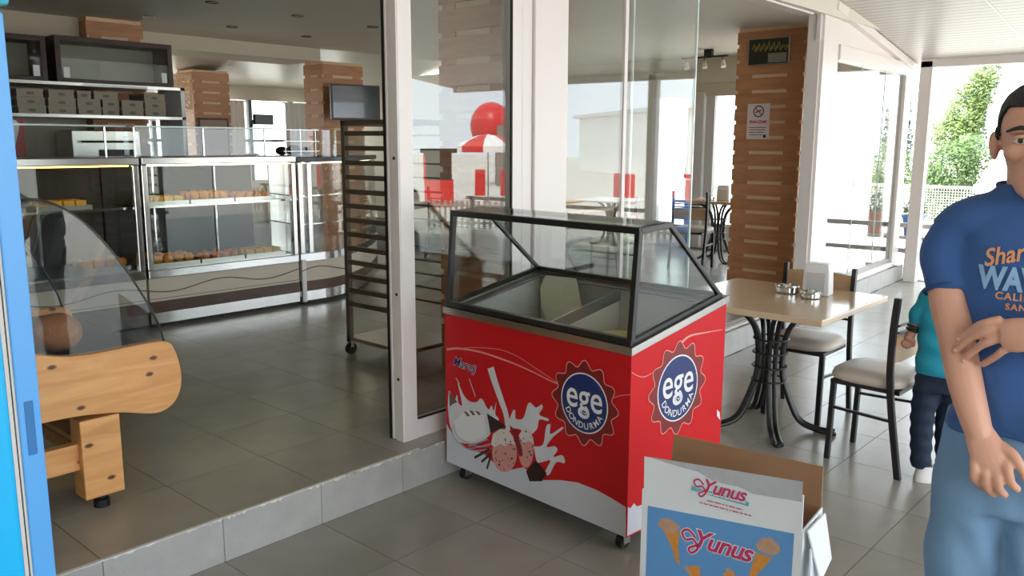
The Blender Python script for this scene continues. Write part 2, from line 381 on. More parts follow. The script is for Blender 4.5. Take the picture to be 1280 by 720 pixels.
# post between the opening and the far window
pc = sroot('trim_6')
fbox(MB(), 4.2, 4.62, .07, .16, .0, 2.72).build('post', M_alu, pc, bevel=.006)
fbox(MB(), 4.17, 4.2, .09, .20, .0, 2.62).build('side_profile', M_alu, pc)
fbox(MB(), 4.195, 4.215, .062, .10, .0, 2.62).build('edge_profile', M_alu, pc)
w3 = sroot('window_3')
fbox(MB(), 4.62, 7.25, .05, .15, 2.19, 2.33).build('head_beam', M_alu, w3, bevel=.005)
fbox(MB(), 6.92, 7.06, .06, .14, .0, 2.2).build('end_frame', M_alu, w3, bevel=.004)
fbox(MB(), 7.06, 7.2, .07, .15, .0, 2.2).build('end_frame', M_alu, w3, bevel=.004)
fbox(MB(), 4.62, 6.92, .05, .15, .006, .05).build('sill', M_alu, w3)
fbox(MB(), 4.62, 6.92, .085, .125, .05, .095).build('sill_rail', M_alug, w3)
for t0, t1 in ((4.64, 5.43), (5.44, 6.24), (6.25, 6.92)):
    fbox(MB(), t0, t1, .095, .103, .09, 2.2).build('pane', M_pane, w3); fbox(MB(), t1, t1+.008, .094, .104, .09, 2.2).build('edge_strip', M_edge, w3)
# rafter along the head of the facade and the wall above the opening
rf = MB()
rf.prism([(4.4, zc(5.4)-.01), (7.25, zc(8.2)-.01), (7.25, zc(8.2)-.085), (4.4, zc(5.4)-.085)], lambda u, v, d: FP(u, d, v), .02, .12); struct(rf.build('trim_7', M_alu, bevel=.004))
hd = MB(); hd.prism([(-4, ZH), (5.05, ZH), (5.05, zc(5.05)-.0), (-4, zc(-4))], lambda u, v, d: (u, (d if u <= 1 else yline(u)+.46+d), v), -.34, -.22); struct(hd.build('wall_front', M_alu))
gb = MB(); gb.prism([(4.15, 2.33), (7.2, 2.33), (7.2, zc(8.15)), (4.15, zc(5.1))], lambda u, v, d: FP(u, d, v), .085, .12); struct(gb.build('trim_8', M_alu))
# veranda end: posts, beam, rails
M_rail = mat('grey_rail_paint', (.62, .61, .60), rough=.5, var=.06)
for k, y in enumerate((-.29, -3.3, -6.2)):
    struct(MB().box(8.0, 8.12, y, y+.135, ZL, zc(8.1)).build('trim_%d' % (9+k), M_alu, bevel=.006))
struct(MB().box(8.0, 8.14, -8.1, -.16, 2.275, 2.40).build('trim_12', M_alu, bevel=.006))
struct(MB().box(-9, 8.14, -8.16, -8.0, 2.5, 2.7).build('trim_13', M_alu)) 
struct(MB().box(7.92, 8.1, .1, 5.6, 2.22, 2.56).build('trim_14', MATS['beam_paint']))
# far walls of the shop
M_trimw = mat('door_frame_white', (.80, .79, .78), rough=.4, var=.04)
wb = sroot('wall_back'); MB().box(-4, .92, 5.1, 5.25, 0, 2.6).build('plaster', M_wall, wb)
struct(MB().box(-4.15, -4, -.4, 10.4, 0, 3).build('wall_left', M_wall))
we = sroot('wall_east')
MB().box(7.95, 8.1, 3.35, 10.4, 0, 2.6).build('plaster', M_wall, we)
MB().box(7.95, 8.1, 1.95, 3.35, 2.05, 2.3).build('lintel', M_wall, we)
MB().box(7.9, 8.06, 2.52, 2.66, 0, 2.1).build('door_post', M_trimw, we, bevel=.01)
d1 = sroot('door_1', (7.95, 1.95, 0))
MB().box(-.02, .05, 0, .09, 0, 2.05).build('frame', M_trimw, d1); MB().box(-.02, .05, .42, .55, 0, 2.05).build('frame', M_trimw, d1)
MB().box(-.02, .05, .09, .42, 0, .35).build('bottom_panel', M_trimw, d1); MB().box(.0, .01, .09, .42, .35, 2.05).build('pane', M_clear, d1)
d2 = sroot('door_2', (7.95, 2.66, 0))
MB().box(-.02, .05, 0, .12, 0, 2.05).build('frame', M_trimw, d2); MB().box(-.02, .05, .57, .69, 0, 2.05).build('frame', M_trimw, d2)
MB().box(-.02, .05, .12, .57, 0, .3).build('bottom_panel', M_trimw, d2); MB().box(.0, .01, .12, .57, .3, 2.05).build('pane', M_clear, d2)
MB().box(-.05, -.02, .11, .125, .95, 1.1).build('handle', M_black, d2)
# extension: back wall with a glazed side, curtains
wn_ = sroot('wall_north'); M_fr = mat('window_frame_dark', (.35, .36, .36), rough=.5)
MB().box(-4, 8.1, 10.3, 10.42, 0, .75).build('plaster', M_wall, wn_); MB().box(-4, 1.0, 10.3, 10.42, .75, 2.6).build('plaster', M_wall, wn_)
MB().box(-4, 8.1, 10.3, 10.42, 2.15, 2.5).build('plaster', M_wall, wn_)
w4 = sroot('window_4', (1.0, 10.33, 0))
for x in (0, .75, 1.5, 2.25, 3.0, 3.95, 4.75, 5.6, 6.4): MB().box(x, x+.07, -.03, .05, .75, 2.15).build('mullion', M_fr, w4)
MB().box(0, 7.1, -.03, .05, 1.42, 1.47).build('transom', M_fr, w4); MB().box(0, 7.1, 0, .008, .75, 2.15).build('pane', M_clear, w4)
# ------------------------------------------------------------------ ice-cream freezer on castors
M_red = mat('red_print', (.80, .09, .12), rough=.42, var=.07, scale=2, spec=.3)
M_maroon = mat('maroon_print', (.50, .10, .11), rough=.35, var=.05)
M_pinkline = mat('pink_line_print', (.93, .62, .58), rough=.35, var=.03)
M_navy = mat('navy_print', (.09, .18, .42), rough=.3, var=.08)
M_milk = mat('milk_print', (.86, .87, .89), rough=.35, var=.08, scale=9)
M_wave = mat('pale_wave_print', (.82, .84, .88), rough=.35, var=.08, scale=5)
M_wprint = mat('white_print', (.93, .93, .94), rough=.35, var=.02)
M_bluegrey = mat('bluegrey_print', (.62, .67, .74), rough=.35, var=.05)
M_choc = mat('chocolate_print', (.17, .10, .09), rough=.35, var=.2)
M_pinkice = mat('pink_ice_print', (.85, .60, .57), rough=.4, var=.12, scale=60)
M_speck = mat('speckled_ice_print', (.88, .85, .83), rough=.4, var=.08, scale=40)
M_liner = mat('freezer_liner', (.80, .80, .78), rough=.4, var=.04)
M_fframe = mat('dark_frame_paint', (.12, .13, .13), rough=.35, var=.1)
P0 = Vector((.174, -1.585, 0)); P1 = Vector((.256, -.483, 0)); FU = (P1-P0).normalized(); FV = Vector((FU.y, -FU.x, 0)); FLEN = (P1-P0).length
fz = thing('ice_cream_freezer', 'red ice cream display freezer with glass top, castors and printed sundae artwork', 'freezer', (P0.x, P0.y, ZL), math.atan2(FV.y, FV.x))
W_, L_ = .64, FLEN
zb, zf, zr = .083, .816, .935
def topz(x): return zf+(zr-zf)*x/W_
def panel_x(x0, x1, y0, y1, dz=0):
    m = MB(); m.prism([(x0, zb), (x1, zb), (x1, topz(x1)), (x0, topz(x0))], lambda u, v, d: (u, d, v), y0, y1); return m
b_ = MB(); b_.box(0, .03, 0, L_, zb, zf); b_.build('front_panel', M_red, fz)
panel_x(.03, W_, 0, .03).build('end_panel', M_red, fz)
panel_x(.03, W_, L_-.03, L_).build('end_panel', M_red, fz)
MB().box(W_-.03, W_, .03, L_-.03, zb, zr).build('back_panel', M_white, fz)
MB().box(.03, W_-.03, .03, L_-.03, zb, zb+.04).build('base', M_darksteel, fz)
ln = MB(); z0 = .645
ln.box(.04, W_-.04, .04, L_-.04, z0-.01, z0); ln.box(.03, .045, .03, L_-.03, z0, zf); ln.box(W_-.045, W_-.03, .03, L_-.03, z0, zr)
ln.build('liner', M_liner, fz)
for y in (.03, L_-.045): 
    q = MB(); q.prism([(.045, z0), (W_-.045, z0), (W_-.045, topz(W_-.045)), (.045, topz(.045))], lambda u, v, d: (u, d, v), y, y+.015); q.build('liner_wall', M_liner, fz)
M_deck = mat('grey_deck_steel', (.55, .56, .55), rough=.3, metal=.6, var=.05)
def sloped(x0, x1, y0, y1, dz0, dz1, name, mt, bevel=.002):
    m = MB(); m.prism([(x0, topz(x0)+dz0), (x1, topz(x1)+dz0), (x1, topz(x1)+dz1), (x0, topz(x0)+dz1)], lambda u, v, d: (u, d, v), y0, y1); return m.build(name, mt, fz, bevel=bevel)
o_ = .008
sloped(-o_, .03, -o_, L_+o_, 0, .031, 'trim', M_steel); sloped(W_-.03, W_+o_, -o_, L_+o_, 0, .031, 'trim', M_steel)
sloped(.03, W_-.03, -o_, .03, 0, .031, 'trim', M_steel); sloped(.03, W_-.03, L_-.03, L_+o_, 0, .031, 'trim', M_steel)
sloped(.03, .085, .03, L_-.03, .018, .026, 'deck', M_deck); sloped(W_-.09, W_-.03, .03, L_-.03, .018, .026, 'deck', M_deck)
sloped(.085, W_-.09, .03, .085, .018, .026, 'deck', M_deck); sloped(.085, W_-.09, L_-.085, L_-.03, .018, .026, 'deck', M_deck)
sloped(.085, W_-.09, .50, .515, -.03, .022, 'divider', M_deck); sloped(.085, W_-.09, .508, .511, -.16, -.03, 'divider', M_liner)
bt = .031
FB = (.014, topz(.014)+bt+.011); RB = (W_-.035, topz(W_-.035)+bt+.011); FT = (.045, 1.281); RT = (.232, 1.292)
y0, y1 = .006, L_-.006
def fbar(name, a, b, ya, yb, wd=.022):
    MB().bar((a[0], ya, a[1]), (b[0], yb, b[1]), wd, wd, up=(0, 1, 0) if ya == yb else (0, 0, 1)).build(name, M_fframe, fz, bevel=.002)
fbar('bottom_frame_bar', FB, FB, y0, y1, .024); fbar('bottom_frame_bar', RB, RB, y0, y1, .02)
fbar('top_frame_bar', FT, FT, y0, y1, .026); fbar('top_frame_bar', RT, RT, y0, y1, .02)
for y in (y0+.01, y1-.01):
    fbar('bottom_frame_bar', FB, RB, y, y, .02); fbar('front_upright', FB, FT, y, y, .024); fbar('top_frame_bar', FT, RT, y, y, .024); fbar('slanted_bar', RT, RB, y, y, .018)
def pane4(name, a, b, th=.004):
    m = MB(); d = Vector((b[0]-a[0], 0, b[1]-a[1])).normalized(); nrm = Vector((d.z, 0, -d.x))*th/2
    q = [Vector((a[0], y0+.02, a[1])), Vector((b[0], y0+.02, b[1])), Vector((b[0], y1-.02, b[1])), Vector((a[0], y1-.02, a[1]))]
    m.add([p+nrm for p in q]+[p-nrm for p in q], [(0, 1, 2, 3), (7, 6, 5, 4), (0, 4, 5, 1), (1, 5, 6, 2), (2, 6, 7, 3), (3, 7, 4, 0)]); return m.build(name, M_clear, fz)
pane4('front_pane', FB, FT); pane4('top_pane', (FT[0], FT[1]+.014), (RT[0], RT[1]+.012)); pane4('rear_pane', RT, RB)
for y in (y0+.01, y1-.01): MB().prism([FB, FT, RT, RB], lambda u, v, d: (u, d, v), y-.002, y+.002).build('side_pane', M_clear, fz)
def plane_px(px, py, p, nrm):
    d = ray(px, py); return CAM+d*((p-CAM).dot(nrm)/d.dot(nrm))
FL0 = Vector((P0.x, P0.y, ZL))
def ff(px, py): q = plane_px(px, py, P0, FV)-FL0; return (L_-q.dot(FU), q.z)
def fe(px, py): q = plane_px(px, py, P0, FU)-FL0; return (q.dot(FV), q.z)
fnF = lambda u, v, d: (-d, L_-u, v)
fnE = lambda u, v, d: (u, -d, v)
def z4(*pts): return [ff(550+x/4.5, 460+y/4.5) for x, y in pts]
def z3(*pts): return [ff(545+x/4.5, 360+y/4.5) for x, y in pts]
art = flat_print('printed_wave', M_wave, fz, [([ff(*p) for p in [(558.5, 529), (561, 535), (570, 549), (583, 560), (605, 567), (617, 578), (634, 588), (654, 584), (666, 592), (679, 600), (700, 600), (722, 603), (745, 612), (765, 623), (782.5, 634), (782.5, 672), (558.5, 576.5)]], None)], fnF, .0006)
art['label'] = 'pale milk wave printed along the bottom'
flat_print('printed_wave', M_wave, fz, [([(.004, .09), (.004, .21), (.02, .2), (.04, .215), (.06, .195), (.6, .16), (.63, .09)], None)], fnE, .0006)
flat_print('printed_swoosh', M_pinkline, fz, [ribbon(smooth_pts(z3((60, 345), (130, 340), (250, 360), (400, 410), (520, 460), (640, 520), (690, 540))), .010, .004), ribbon(smooth_pts(z3((60, 350), (200, 335), (350, 345), (450, 380), (560, 450), (690, 538))), .0025), ribbon(smooth_pts(z3((1000, 617), (1040, 605), (1095, 600))), .002)], fnF, .0008)
flat_print('printed_swoosh', M_pinkline, fz, [ribbon(smooth_pts([fe(680+x/5.565, 440+y/5.565) for x, y in ((608, 140), (650, 165), (700, 172), (760, 140), (820, 100), (900, 60))]), .0025), ribbon(smooth_pts([fe(*p) for p in ((850, 430), (862, 420), (880, 416), (903, 412))]), .012, .002)], fnE, .0008)
def blob(*pts): return z4(*smooth_pts(list(pts)+[pts[0]], 4)[:-1])
flat_print('printed_milk', M_milk, fz, [
    (blob((45, 220), (52, 125), (78, 190), (97, 150), (105, 195), (125, 205), (100, 78), (132, 148), (165, 185), (205, 192), (235, 172), (272, 232), (292, 210), (302, 240), (318, 192), (312, 258), (332, 290), (300, 340), (262, 395), (180, 425), (100, 410), (60, 335)), None),
    (blob((385, 300), (412, 240), (424, 240), (428, 285), (470, 280), (500, 195), (540, 222), (572, 205), (578, 225), (560, 262), (610, 285), (605, 298), (560, 290), (548, 340), (505, 375), (450, 345), (408, 335)), None),
    (blob((528, 440), (580, 430), (598, 330), (622, 318), (622, 372), (686, 332), (690, 345), (640, 385), (600, 442), (645, 440), (662, 462), (638, 500), (690, 490), (702, 535), (655, 530), (615, 600), (592, 585), (622, 520), (572, 530), (545, 525)), None),
    ribbon(smooth_pts(z4((285, -2), (310, 80), (345, 180), (372, 260), (384, 350))), .045, .030), ribbon(z4((90, 55), (112, 90)), .004), ribbon(z4((165, 60), (200, 160)), .004)], fnF, .0010)
flat_print('printed_cake', M_wprint, fz, [(z4((80, 300), (150, 235), (250, 265), (262, 380), (180, 415), (105, 395)), None)], fnF, .0013)
flat_print('printed_cake_plate', M_bluegrey, fz, [ribbon(smooth_pts(z4((66, 330), (80, 390), (130, 440), (200, 465), (290, 455))), .006), ribbon(smooth_pts(z4((75, 320), (95, 375), (150, 420), (220, 440), (285, 425))), .004), ribbon(z4((160, 440), (270, 400)), .006), ribbon(z4((150, 455), (285, 435)), .004)], fnF, .0015)
M_olive = mat('olive_print', (.40, .36, .30), rough=.4)
for q in [(z4((135, 245), (150, 243), (170, 268), (155, 272)), None), (z4((165, 238), (182, 240), (200, 262), (185, 266)), None), (z4((200, 240), (218, 245), (232, 262), (218, 265)), None), (z4((52, 130), (62, 150), (100, 190), (70, 205), (56, 220)), None)]: flat_print('printed_cake_top', M_olive, fz, [q], fnF, .0015)
for q in [(z4((265, 255), (335, 300), (375, 330), (320, 350), (285, 365)), None), (z4((485, 580), (540, 518), (602, 592), (575, 637), (505, 637)), None), ribbon(z4((195, 505), (282, 455)), .012), ribbon(z4((235, 528), (287, 480)), .012), ribbon(z4((265, 567), (287, 495)), .012)]: flat_print('printed_chocolate', M_choc, fz, [q], fnF, .0015)
pink = flat_print('printed_scoop', M_pinkice, fz, [(z4(*circle2(365, 478, 70, 108, 28)), None), (z4(*circle2(485, 450, 44, 112, 24)), None)], fnF, .0017)
flat_print('printed_scoop_top', M_speck, fz, [(z4((288, 430), (300, 370), (340, 342), (385, 345), (412, 385), (425, 430), (390, 420), (370, 440), (340, 425), (310, 445)), None), (z4((445, 380), (470, 335), (500, 345), (525, 390), (530, 430), (500, 410), (475, 425), (455, 400)), None)], fnF, .0019)
flat_print('printed_sauce', M_maroon, fz, [(z4((408, 335), (430, 350), (460, 440), (468, 490), (450, 500), (430, 440)), None)], fnF, .0019)
random.seed(11); chips = []
for k in range(46):
    cx, cy, rx, ry = ((365, 470, 60, 110) if k % 3 else (487, 440, 36, 100)); a = random.uniform(0, 6.28); q = random.random()**.5
    x, y = cx+rx*q*math.cos(a), cy+ry*q*math.sin(a); s_ = random.uniform(3, 8); a2 = random.uniform(0, 3)
    chips.append((z4(*[(x+s_*math.cos(a2+t)*(.5 if i % 2 else 1), y+s_*math.sin(a2+t)) for i, t in enumerate((0, 1.5, 3.1, 4.7))]), None))
flat_print('printed_chips', M_choc, fz, chips, fnF, .0021)['kind'] = 'stuff'
def badge(cx, cy, r, fn, tilt=0.):
    """wavy maroon cap, navy disc, white lettering"""
    ro = r*1.36; pts = []
    for i in range(240):
        a = 2*math.pi*i/240; k = ro*(1+.09*math.cos(12*a)); pts.append((cx+k*math.cos(a), cy+k*math.sin(a)))
    bd = flat_print('badge', M_maroon, fz, [(pts, None)], fn, .0020)
    flat_print('badge_outline', M_pinkline, bd, [ribbon(pts+[pts[0]], .004)], fn, .0024)
    flat_print('badge_ring', M_wprint, bd, [(circle2(cx, cy, r*1.045, n=48), None)], fn, .0024)
    flat_print('badge_disc', M_navy, bd, [(circle2(cx, cy, r, n=48), None)], fn, .0027)
    L = []
    vs, fs = text_mesh('ege', r*1.22, offset=.010*r, spacing=1.0, width=.98); L.append(([(cx+x, cy+y*1.12+r*.20) for x, y in vs], fs))
    sp = [(cx+.03*r+r*.2*(1-t/1.15)*math.cos(1.5-11*t), cy-r*.30+r*.2*(1-t/1.15)*math.sin(1.5-11*t)) for t in [i/40 for i in range(41)]]
    L.append(ribbon(sp, r*.055, r*.03))
    word = 'DONDURMA'
    for i, ch in enumerate(word):
        a = R(-90)+(i-(len(word)-1)/2)*R(17.5)*1.0
        vs, fs = text_mesh(ch, r*.31, offset=.004*r); px, py = cx+r*.80*math.cos(a), cy+r*.80*math.sin(a); t = a+math.pi/2
        L.append(([(px+x*math.cos(t)-y*math.sin(t), py+x*math.sin(t)+y*math.cos(t)) for x, y in vs], fs))
    flat_print('badge_lettering', M_wprint, bd, L, fn, .0030)
cF = ff(730.5, 504); rF = (ff(730.5, 468)[1]-ff(730.5, 540)[1])/2
badge(cF[0], cF[1], rF, fnF)
cE = fe(847, 485); rE = (fe(847, 445)[1]-fe(847, 525)[1])/2*.97
badge(cE[0], cE[1], rE, fnE)
m1 = ff(580.5, 456)
vs, fs = text_mesh('Maraş', .062, offset=.0022, shear=.3); rot = R(-3)
vs2, fs2 = text_mesh('Maraş', .062, offset=.0006, shear=.3)
tr_ = lambda V: [(m1[0]+x*math.cos(rot)-y*math.sin(rot), m1[1]+x*math.sin(rot)+y*math.cos(rot)) for x, y in V]
mo = flat_print('flavour_lettering_outline', M_wprint, fz, [(tr_(vs), fs)], fnF, .0012); flat_print('flavour_lettering', M_navy, mo, [(tr_(vs2), fs2)], fnF, .0016)
flat_print('printed_flake', M_wprint, fz, [([fe(*p) for p in ((896, 512), (899, 515), (900, 525), (896, 520))], None)], fnE, .0012)
def castor(parent, x, y, r=.03):
    p = MB(); p.box(x-.03, x+.03, y-.025, y+.025, zb-.006, zb); p.box(x-.02, x+.02, y-.022, y-.018, r*.8, zb-.005); p.box(x-.02, x+.02, y+.018, y+.022, r*.8, zb-.005)
    c_ = p.build('castor', M_steel, parent); MB().tube([(x, y-.014, r), (x, y+.014, r)], [r, r], 18).build('wheel', M_rubber, c_, smooth=40); return c_
for x in (.06, W_-.06):
    for y in (.065, L_-.075): castor(fz, x, y)
# loose things inside the freezer
def fl_at(px, py, x): return plane_px(px, py, P0+FV*x, FV)
c0 = FL0+FV*.45+FU*.8+Vector((0, 0, .646)); cs = thing('paper_sheet', 'cream paper sheet propped inside the red ice cream freezer', 'sheet', tuple(c0))
fl_l = lambda x, y, z: FL0+FV*x+FU*y+Vector((0, 0, z))
pt = [fl_at(682, 344, .545)-c0, fl_at(720, 348, .545)-c0, fl_l(.47, .62, .6465)-c0, fl_l(.47, .85, .6465)-c0, fl_at(677, 384, .505)-c0, fl_at(675, 359, .53)-c0]; k = len(pt)
MB().add([tuple(p) for p in pt]+[tuple(p+Vector((.004, .0, -.002))) for p in pt], [tuple(range(k)), tuple(range(2*k-1, k-1, -1))]+[(i, (i+1) % k, k+(i+1) % k, k+i) for i in range(k)]).build('sheet', mat('cream_paper', (.90, .87, .78), rough=.7), cs)
tp = FL0+FV*.40+FU*.39; tb = thing('ice_cream_tub', 'round pale yellow tub inside the red freezer', 'tub', (tp.x, tp.y, ZL+.646))
MB().lathe([(.06, 0), (.068, .10), (.078, .10), (.078, .125), (.068, .125), (.03, .12)], 28).build('tub', mat('pale_yellow_plastic', (.86, .84, .62), rough=.5), tb, smooth=40)

# ------------------------------------------------------------------ cardboard box of cones
M_kraft = mat('kraft_cardboard', (.66, .50, .37), rough=.8, var=.08, scale=5, stretch=(1, 1, 4))
M_boxw = mat('white_box_print', (.92, .94, .96), rough=.55, var=.03)
M_boxb = mat('blue_box_print', (.40, .63, .86), rough=.45, var=.10, scale=3)
M_tape = mat('scuffed_tape', (.74, .75, .77), rough=.45, var=.15, scale=30)
M_magenta = mat('magenta_print', (.80, .20, .42), rough=.5, var=.05)
M_teal = mat('teal_print', (.40, .72, .76), rough=.5, var=.05)
M_cone = mat('cone_print', (.87, .58, .26), rough=.5, var=.2, scale=60)
M_scoopp = mat('cream_scoop_print', (.78, .62, .52), rough=.5, var=.25, scale=40)
A = at(798, 768, 'Z', ZL); BW = Vector((math.cos(R(96.6-180)), math.sin(R(96.6-180)), 0)); BN = Vector((BW.y, -BW.x, 0))   # BW to the right along the front, BN towards the viewer
if BN.dot(CAM-A) < 0: BN = -BN
def bx_px(px, py): q = plane_px(px, py, A, BN)-A; return (q.dot(BW), q.z)
hL = bx_px(808, 571); hR = bx_px(1007, 619)
print('box', A, hL, hR, bx_px(1003, 720))
box = thing('cardboard_box', 'open white cone carton with blue ice cream print standing beside the red freezer', 'box', tuple(A), math.atan2(BW.y, BW.x))
BWd = hR[0]; BH = (hL[1]+hR[1])/2-.115; BD = .21       # local x along the front, local +y away from the viewer
fnB = lambda u, v, d: (u, -d, v)
th = .005
MB().box(0, BWd, 0, th, 0, BH).build('front_wall', M_boxw, box)
MB().box(0, BWd, BD-th, BD, 0, BH).build('back_wall', M_kraft, box)
MB().box(0, th, th, BD-th, 0, BH).build('side_wall', M_boxw, box); MB().box(BWd-th, BWd, th, BD-th, 0, BH).build('side_wall', M_boxw, box)
MB().box(th, BWd-th, th, BD-th, 0, th).build('bottom', M_kraft, box)
q = MB(); q.prism([(.006, BH), (BWd-.004, BH), (BWd-.004, BH+.113), (BWd*.55, BH+.12), (.006, BH+.116)], lambda u, v, d: (u, d-(v-BH)*.04, v), 0, th); q.build('front_flap', M_boxw, box)
q = MB(); q.prism([(.005, BH), (BWd-.005, BH), (BWd-.01, BH+.13), (.01, BH+.13)], lambda u, v, d: (u, BD+d+(v-BH)*.10, v), -th, 0); q.build('back_flap', M_kraft, box)
q = MB(); q.prism([(.02, BH), (BD*.75, BH), (BD*.45, BH+.07), (.05, BH+.03)], lambda u, v, d: (.02+d+(v-BH)*1.0, u, v), -th, 0); q.build('side_flap', M_kraft, box)
q = MB(); q.prism([(.01, BH), (BD-.02, BH-.01), (BD-.03, BH-.15), (.05, BH-.17)], lambda u, v, d: (BWd+.012+d-(v-BH)*.22, u, v), -th, 0); q.build('side_flap', M_boxw, box)
q = MB(); q.prism([(.0, BH-.1), (.02, BH-.06), (BD-.1, BH-.14), (BD-.08, .02), (.0, .0)], lambda u, v, d: (BWd+.03+d+.02*math.sin(9*v), u, v), -th, 0); q.build('torn_side_skin', M_boxw, box)
def b6(*pts): return [bx_px(800+x/4.5, 560+y/4.5) for x, y in pts]
bl = bx_px(810, 632); br = bx_px(993, 667)
blu = flat_print('blue_picture', M_boxb, box, [([bl, br, (br[0], .06), (bl[0], .06)], None)], fnB, .001); blu['label'] = 'blue printed picture of ice cream cones'
flat_print('tape', M_tape, box, [(b6((45, 45), (920, 186), (915, 300), (640, 255), (560, 215), (420, 185), (330, 130), (200, 95)), None)], fnB, .006)
def script_logo(p, size, fn, d, parent, halo):
    rot = 0; T = lambda V: [(p[0]+x, p[1]+y) for x, y in V]
    vs, fs = text_mesh('Yunus', size, offset=size*.055, shear=.35, spacing=.92); tail = ribbon(smooth_pts([(-size*1.02, size*.05), (-size*1.3, size*.28), (-size*1.55, size*.12), (-size*1.4, -size*.14), (-size*1.1, -size*.05), (-size*.9, -size*.35), (-size*1.15, -size*.62), (-size*1.25, -size*.45), (-size*.85, -size*.2)]), size*.16)
    v2, f2 = text_mesh('Yunus', size, offset=size*.02, shear=.35, spacing=.92); t2 = ribbon(smooth_pts([(-size*1.02, size*.05), (-size*1.3, size*.28), (-size*1.55, size*.12), (-size*1.4, -size*.14), (-size*1.1, -size*.05), (-size*.9, -size*.35), (-size*1.15, -size*.62), (-size*1.25, -size*.45), (-size*.85, -size*.2)]), size*.09)
    a = flat_print('logo_halo', halo, parent, [(T(vs), fs), (T(tail[0]), tail[1])], fn, d)
    flat_print('logo_lettering', M_magenta, a, [(T(v2), f2), (T(t2[0]), t2[1])], fn, d+.0006)
script_logo(b6((470, 235))[0], .062, fnB, .0065, box, M_boxw)
t0 = b6((460, 262))[0]; flat_print('logo_band', M_teal, box, [([(t0[0]-.1, t0[1]+.006), (t0[0]+.09, t0[1]-.0), (t0[0]+.09, t0[1]-.014), (t0[0]-.1, t0[1]-.008)], None)], fnB, .0064)
def line_text(txt, p, size, mt, d, parent, name='small_print', off=0., spacing=1.):
    vs, fs = text_mesh(txt, size, offset=off, spacing=spacing); return flat_print(name, mt, parent, [([(p[0]+x, p[1]+y) for x, y in vs], fs)], fnB, d)
def word_dashes(name, mt, parent, x0, x1, y, h, fn, d, seed):
    # print too small to read in the photograph: word-length strokes only
    rnd = random.Random(seed); x = x0; P_ = []
    while x < x1:
        w_ = min(rnd.uniform(.006, .022), x1-x); P_.append(([(x, y), (x+w_, y), (x+w_, y+h), (x, y+h)], None)); x += w_+.004
    o = flat_print(name, mt, parent, P_, fn, d); o['kind'] = 'stuff'; return o
word_dashes('band_print', M_boxw, box, t0[0]-.06, t0[0]+.08, t0[1]-.007, .005, fnB, .007, 1)
word_dashes('small_print', M_magenta, box, t0[0]-.045, t0[0]+.075, t0[1]-.031, .0035, fnB, .0064, 2); word_dashes('small_print', M_magenta, box, t0[0]-.07, t0[0]+.10, t0[1]-.044, .0035, fnB, .0064, 3)
script_logo(b6((455, 550))[0], .085, fnB, .0016, box, M_wprint)
line_text('KORNET', b6((490, 605))[0], .02, M_teal, .0016, box, off=.0005, spacing=1.6)
def cone(pts_c, pts_s, name='printed_cone'):
    a = flat_print(name, M_cone, box, [(b6(*pts_c), None)], fnB, .0016); flat_print('printed_scoop', M_scoopp, a, [(b6(*pts_s), None)], fnB, .002)
cone([(120, 440), (225, 470), (215, 560), (225, 655), (205, 640), (170, 530)], [(100, 430), (115, 400), (150, 392), (185, 405), (225, 440), (215, 475), (180, 480), (140, 465)])
cone([(655, 585), (745, 620), (690, 680), (630, 740), (610, 740), (630, 660)], [(652, 540), (690, 505), (740, 505), (785, 545), (790, 580), (755, 605), (700, 590), (665, 570)])
cone([(250, 665), (330, 660), (350, 740), (300, 740), (270, 700)], [(245, 665), (265, 660), (290, 690), (270, 700)])
cone([(470, 700), (530, 690), (540, 740), (470, 740)], [(480, 680), (500, 672), (520, 690), (500, 710)])

# ------------------------------------------------------------------ blue fridge at the left
M_blue = mat('blue_fridge_paint', (.33, .62, .88), rough=.35, var=.05, scale=2)
M_cyan = mat('cyan_fridge_paint', (.05, .68, .92), rough=.35, var=.05, scale=2)
M_gask = mat('pale_gasket', (.78, .76, .74), rough=.6)
E_ = at(4, 15, 'Z', 1.68)
fr = thing('upright_fridge', 'tall blue upright fridge with pale door gasket and recessed grip, seen from its side', 'fridge', (E_.x, E_.y, ZL))
HT = 1.68-ZL
MB().box(-.62, -.062, 0, .58, .05, HT).build('cabinet', M_cyan, fr, bevel=.008)
MB().box(-.062, -.054, .006, .574, .07, HT-.005).build('gasket', M_gask, fr); MB().box(-.054, -.051, .01, .57, .07, HT-.005).build('gasket_groove', M_rubber, fr); MB().box(-.051, -.046, .006, .574, .07, HT-.005).build('gasket', M_gask, fr)
dr = MB().box(-.046, 0, 0, .58, .07, HT).build('door', M_blue, fr, bevel=.004)
g0 = at(40, 500, 'Y', E_.y).z-ZL; g1 = at(45, 568, 'Y', E_.y).z-ZL
MB().box(-.034, -.014, -.0015, .01, g1, g0).build('grip_recess', mat('blue_grip', (.16, .42, .66), rough=.5), dr, bevel=.003)
MB().box(-.62, .012, -.012, .58, HT+.012, HT+.2).build('header_panel', mat('teal_header', (.25, .66, .74), rough=.4), fr, bevel=.01)
MB().box(-.6, -.02, .02, .56, 0, .05).build('plinth', M_blackpl, fr)
MB().box(-.5, -.08, .05, .5, HT, HT+.012).build('header_bracket', M_blackpl, fr)

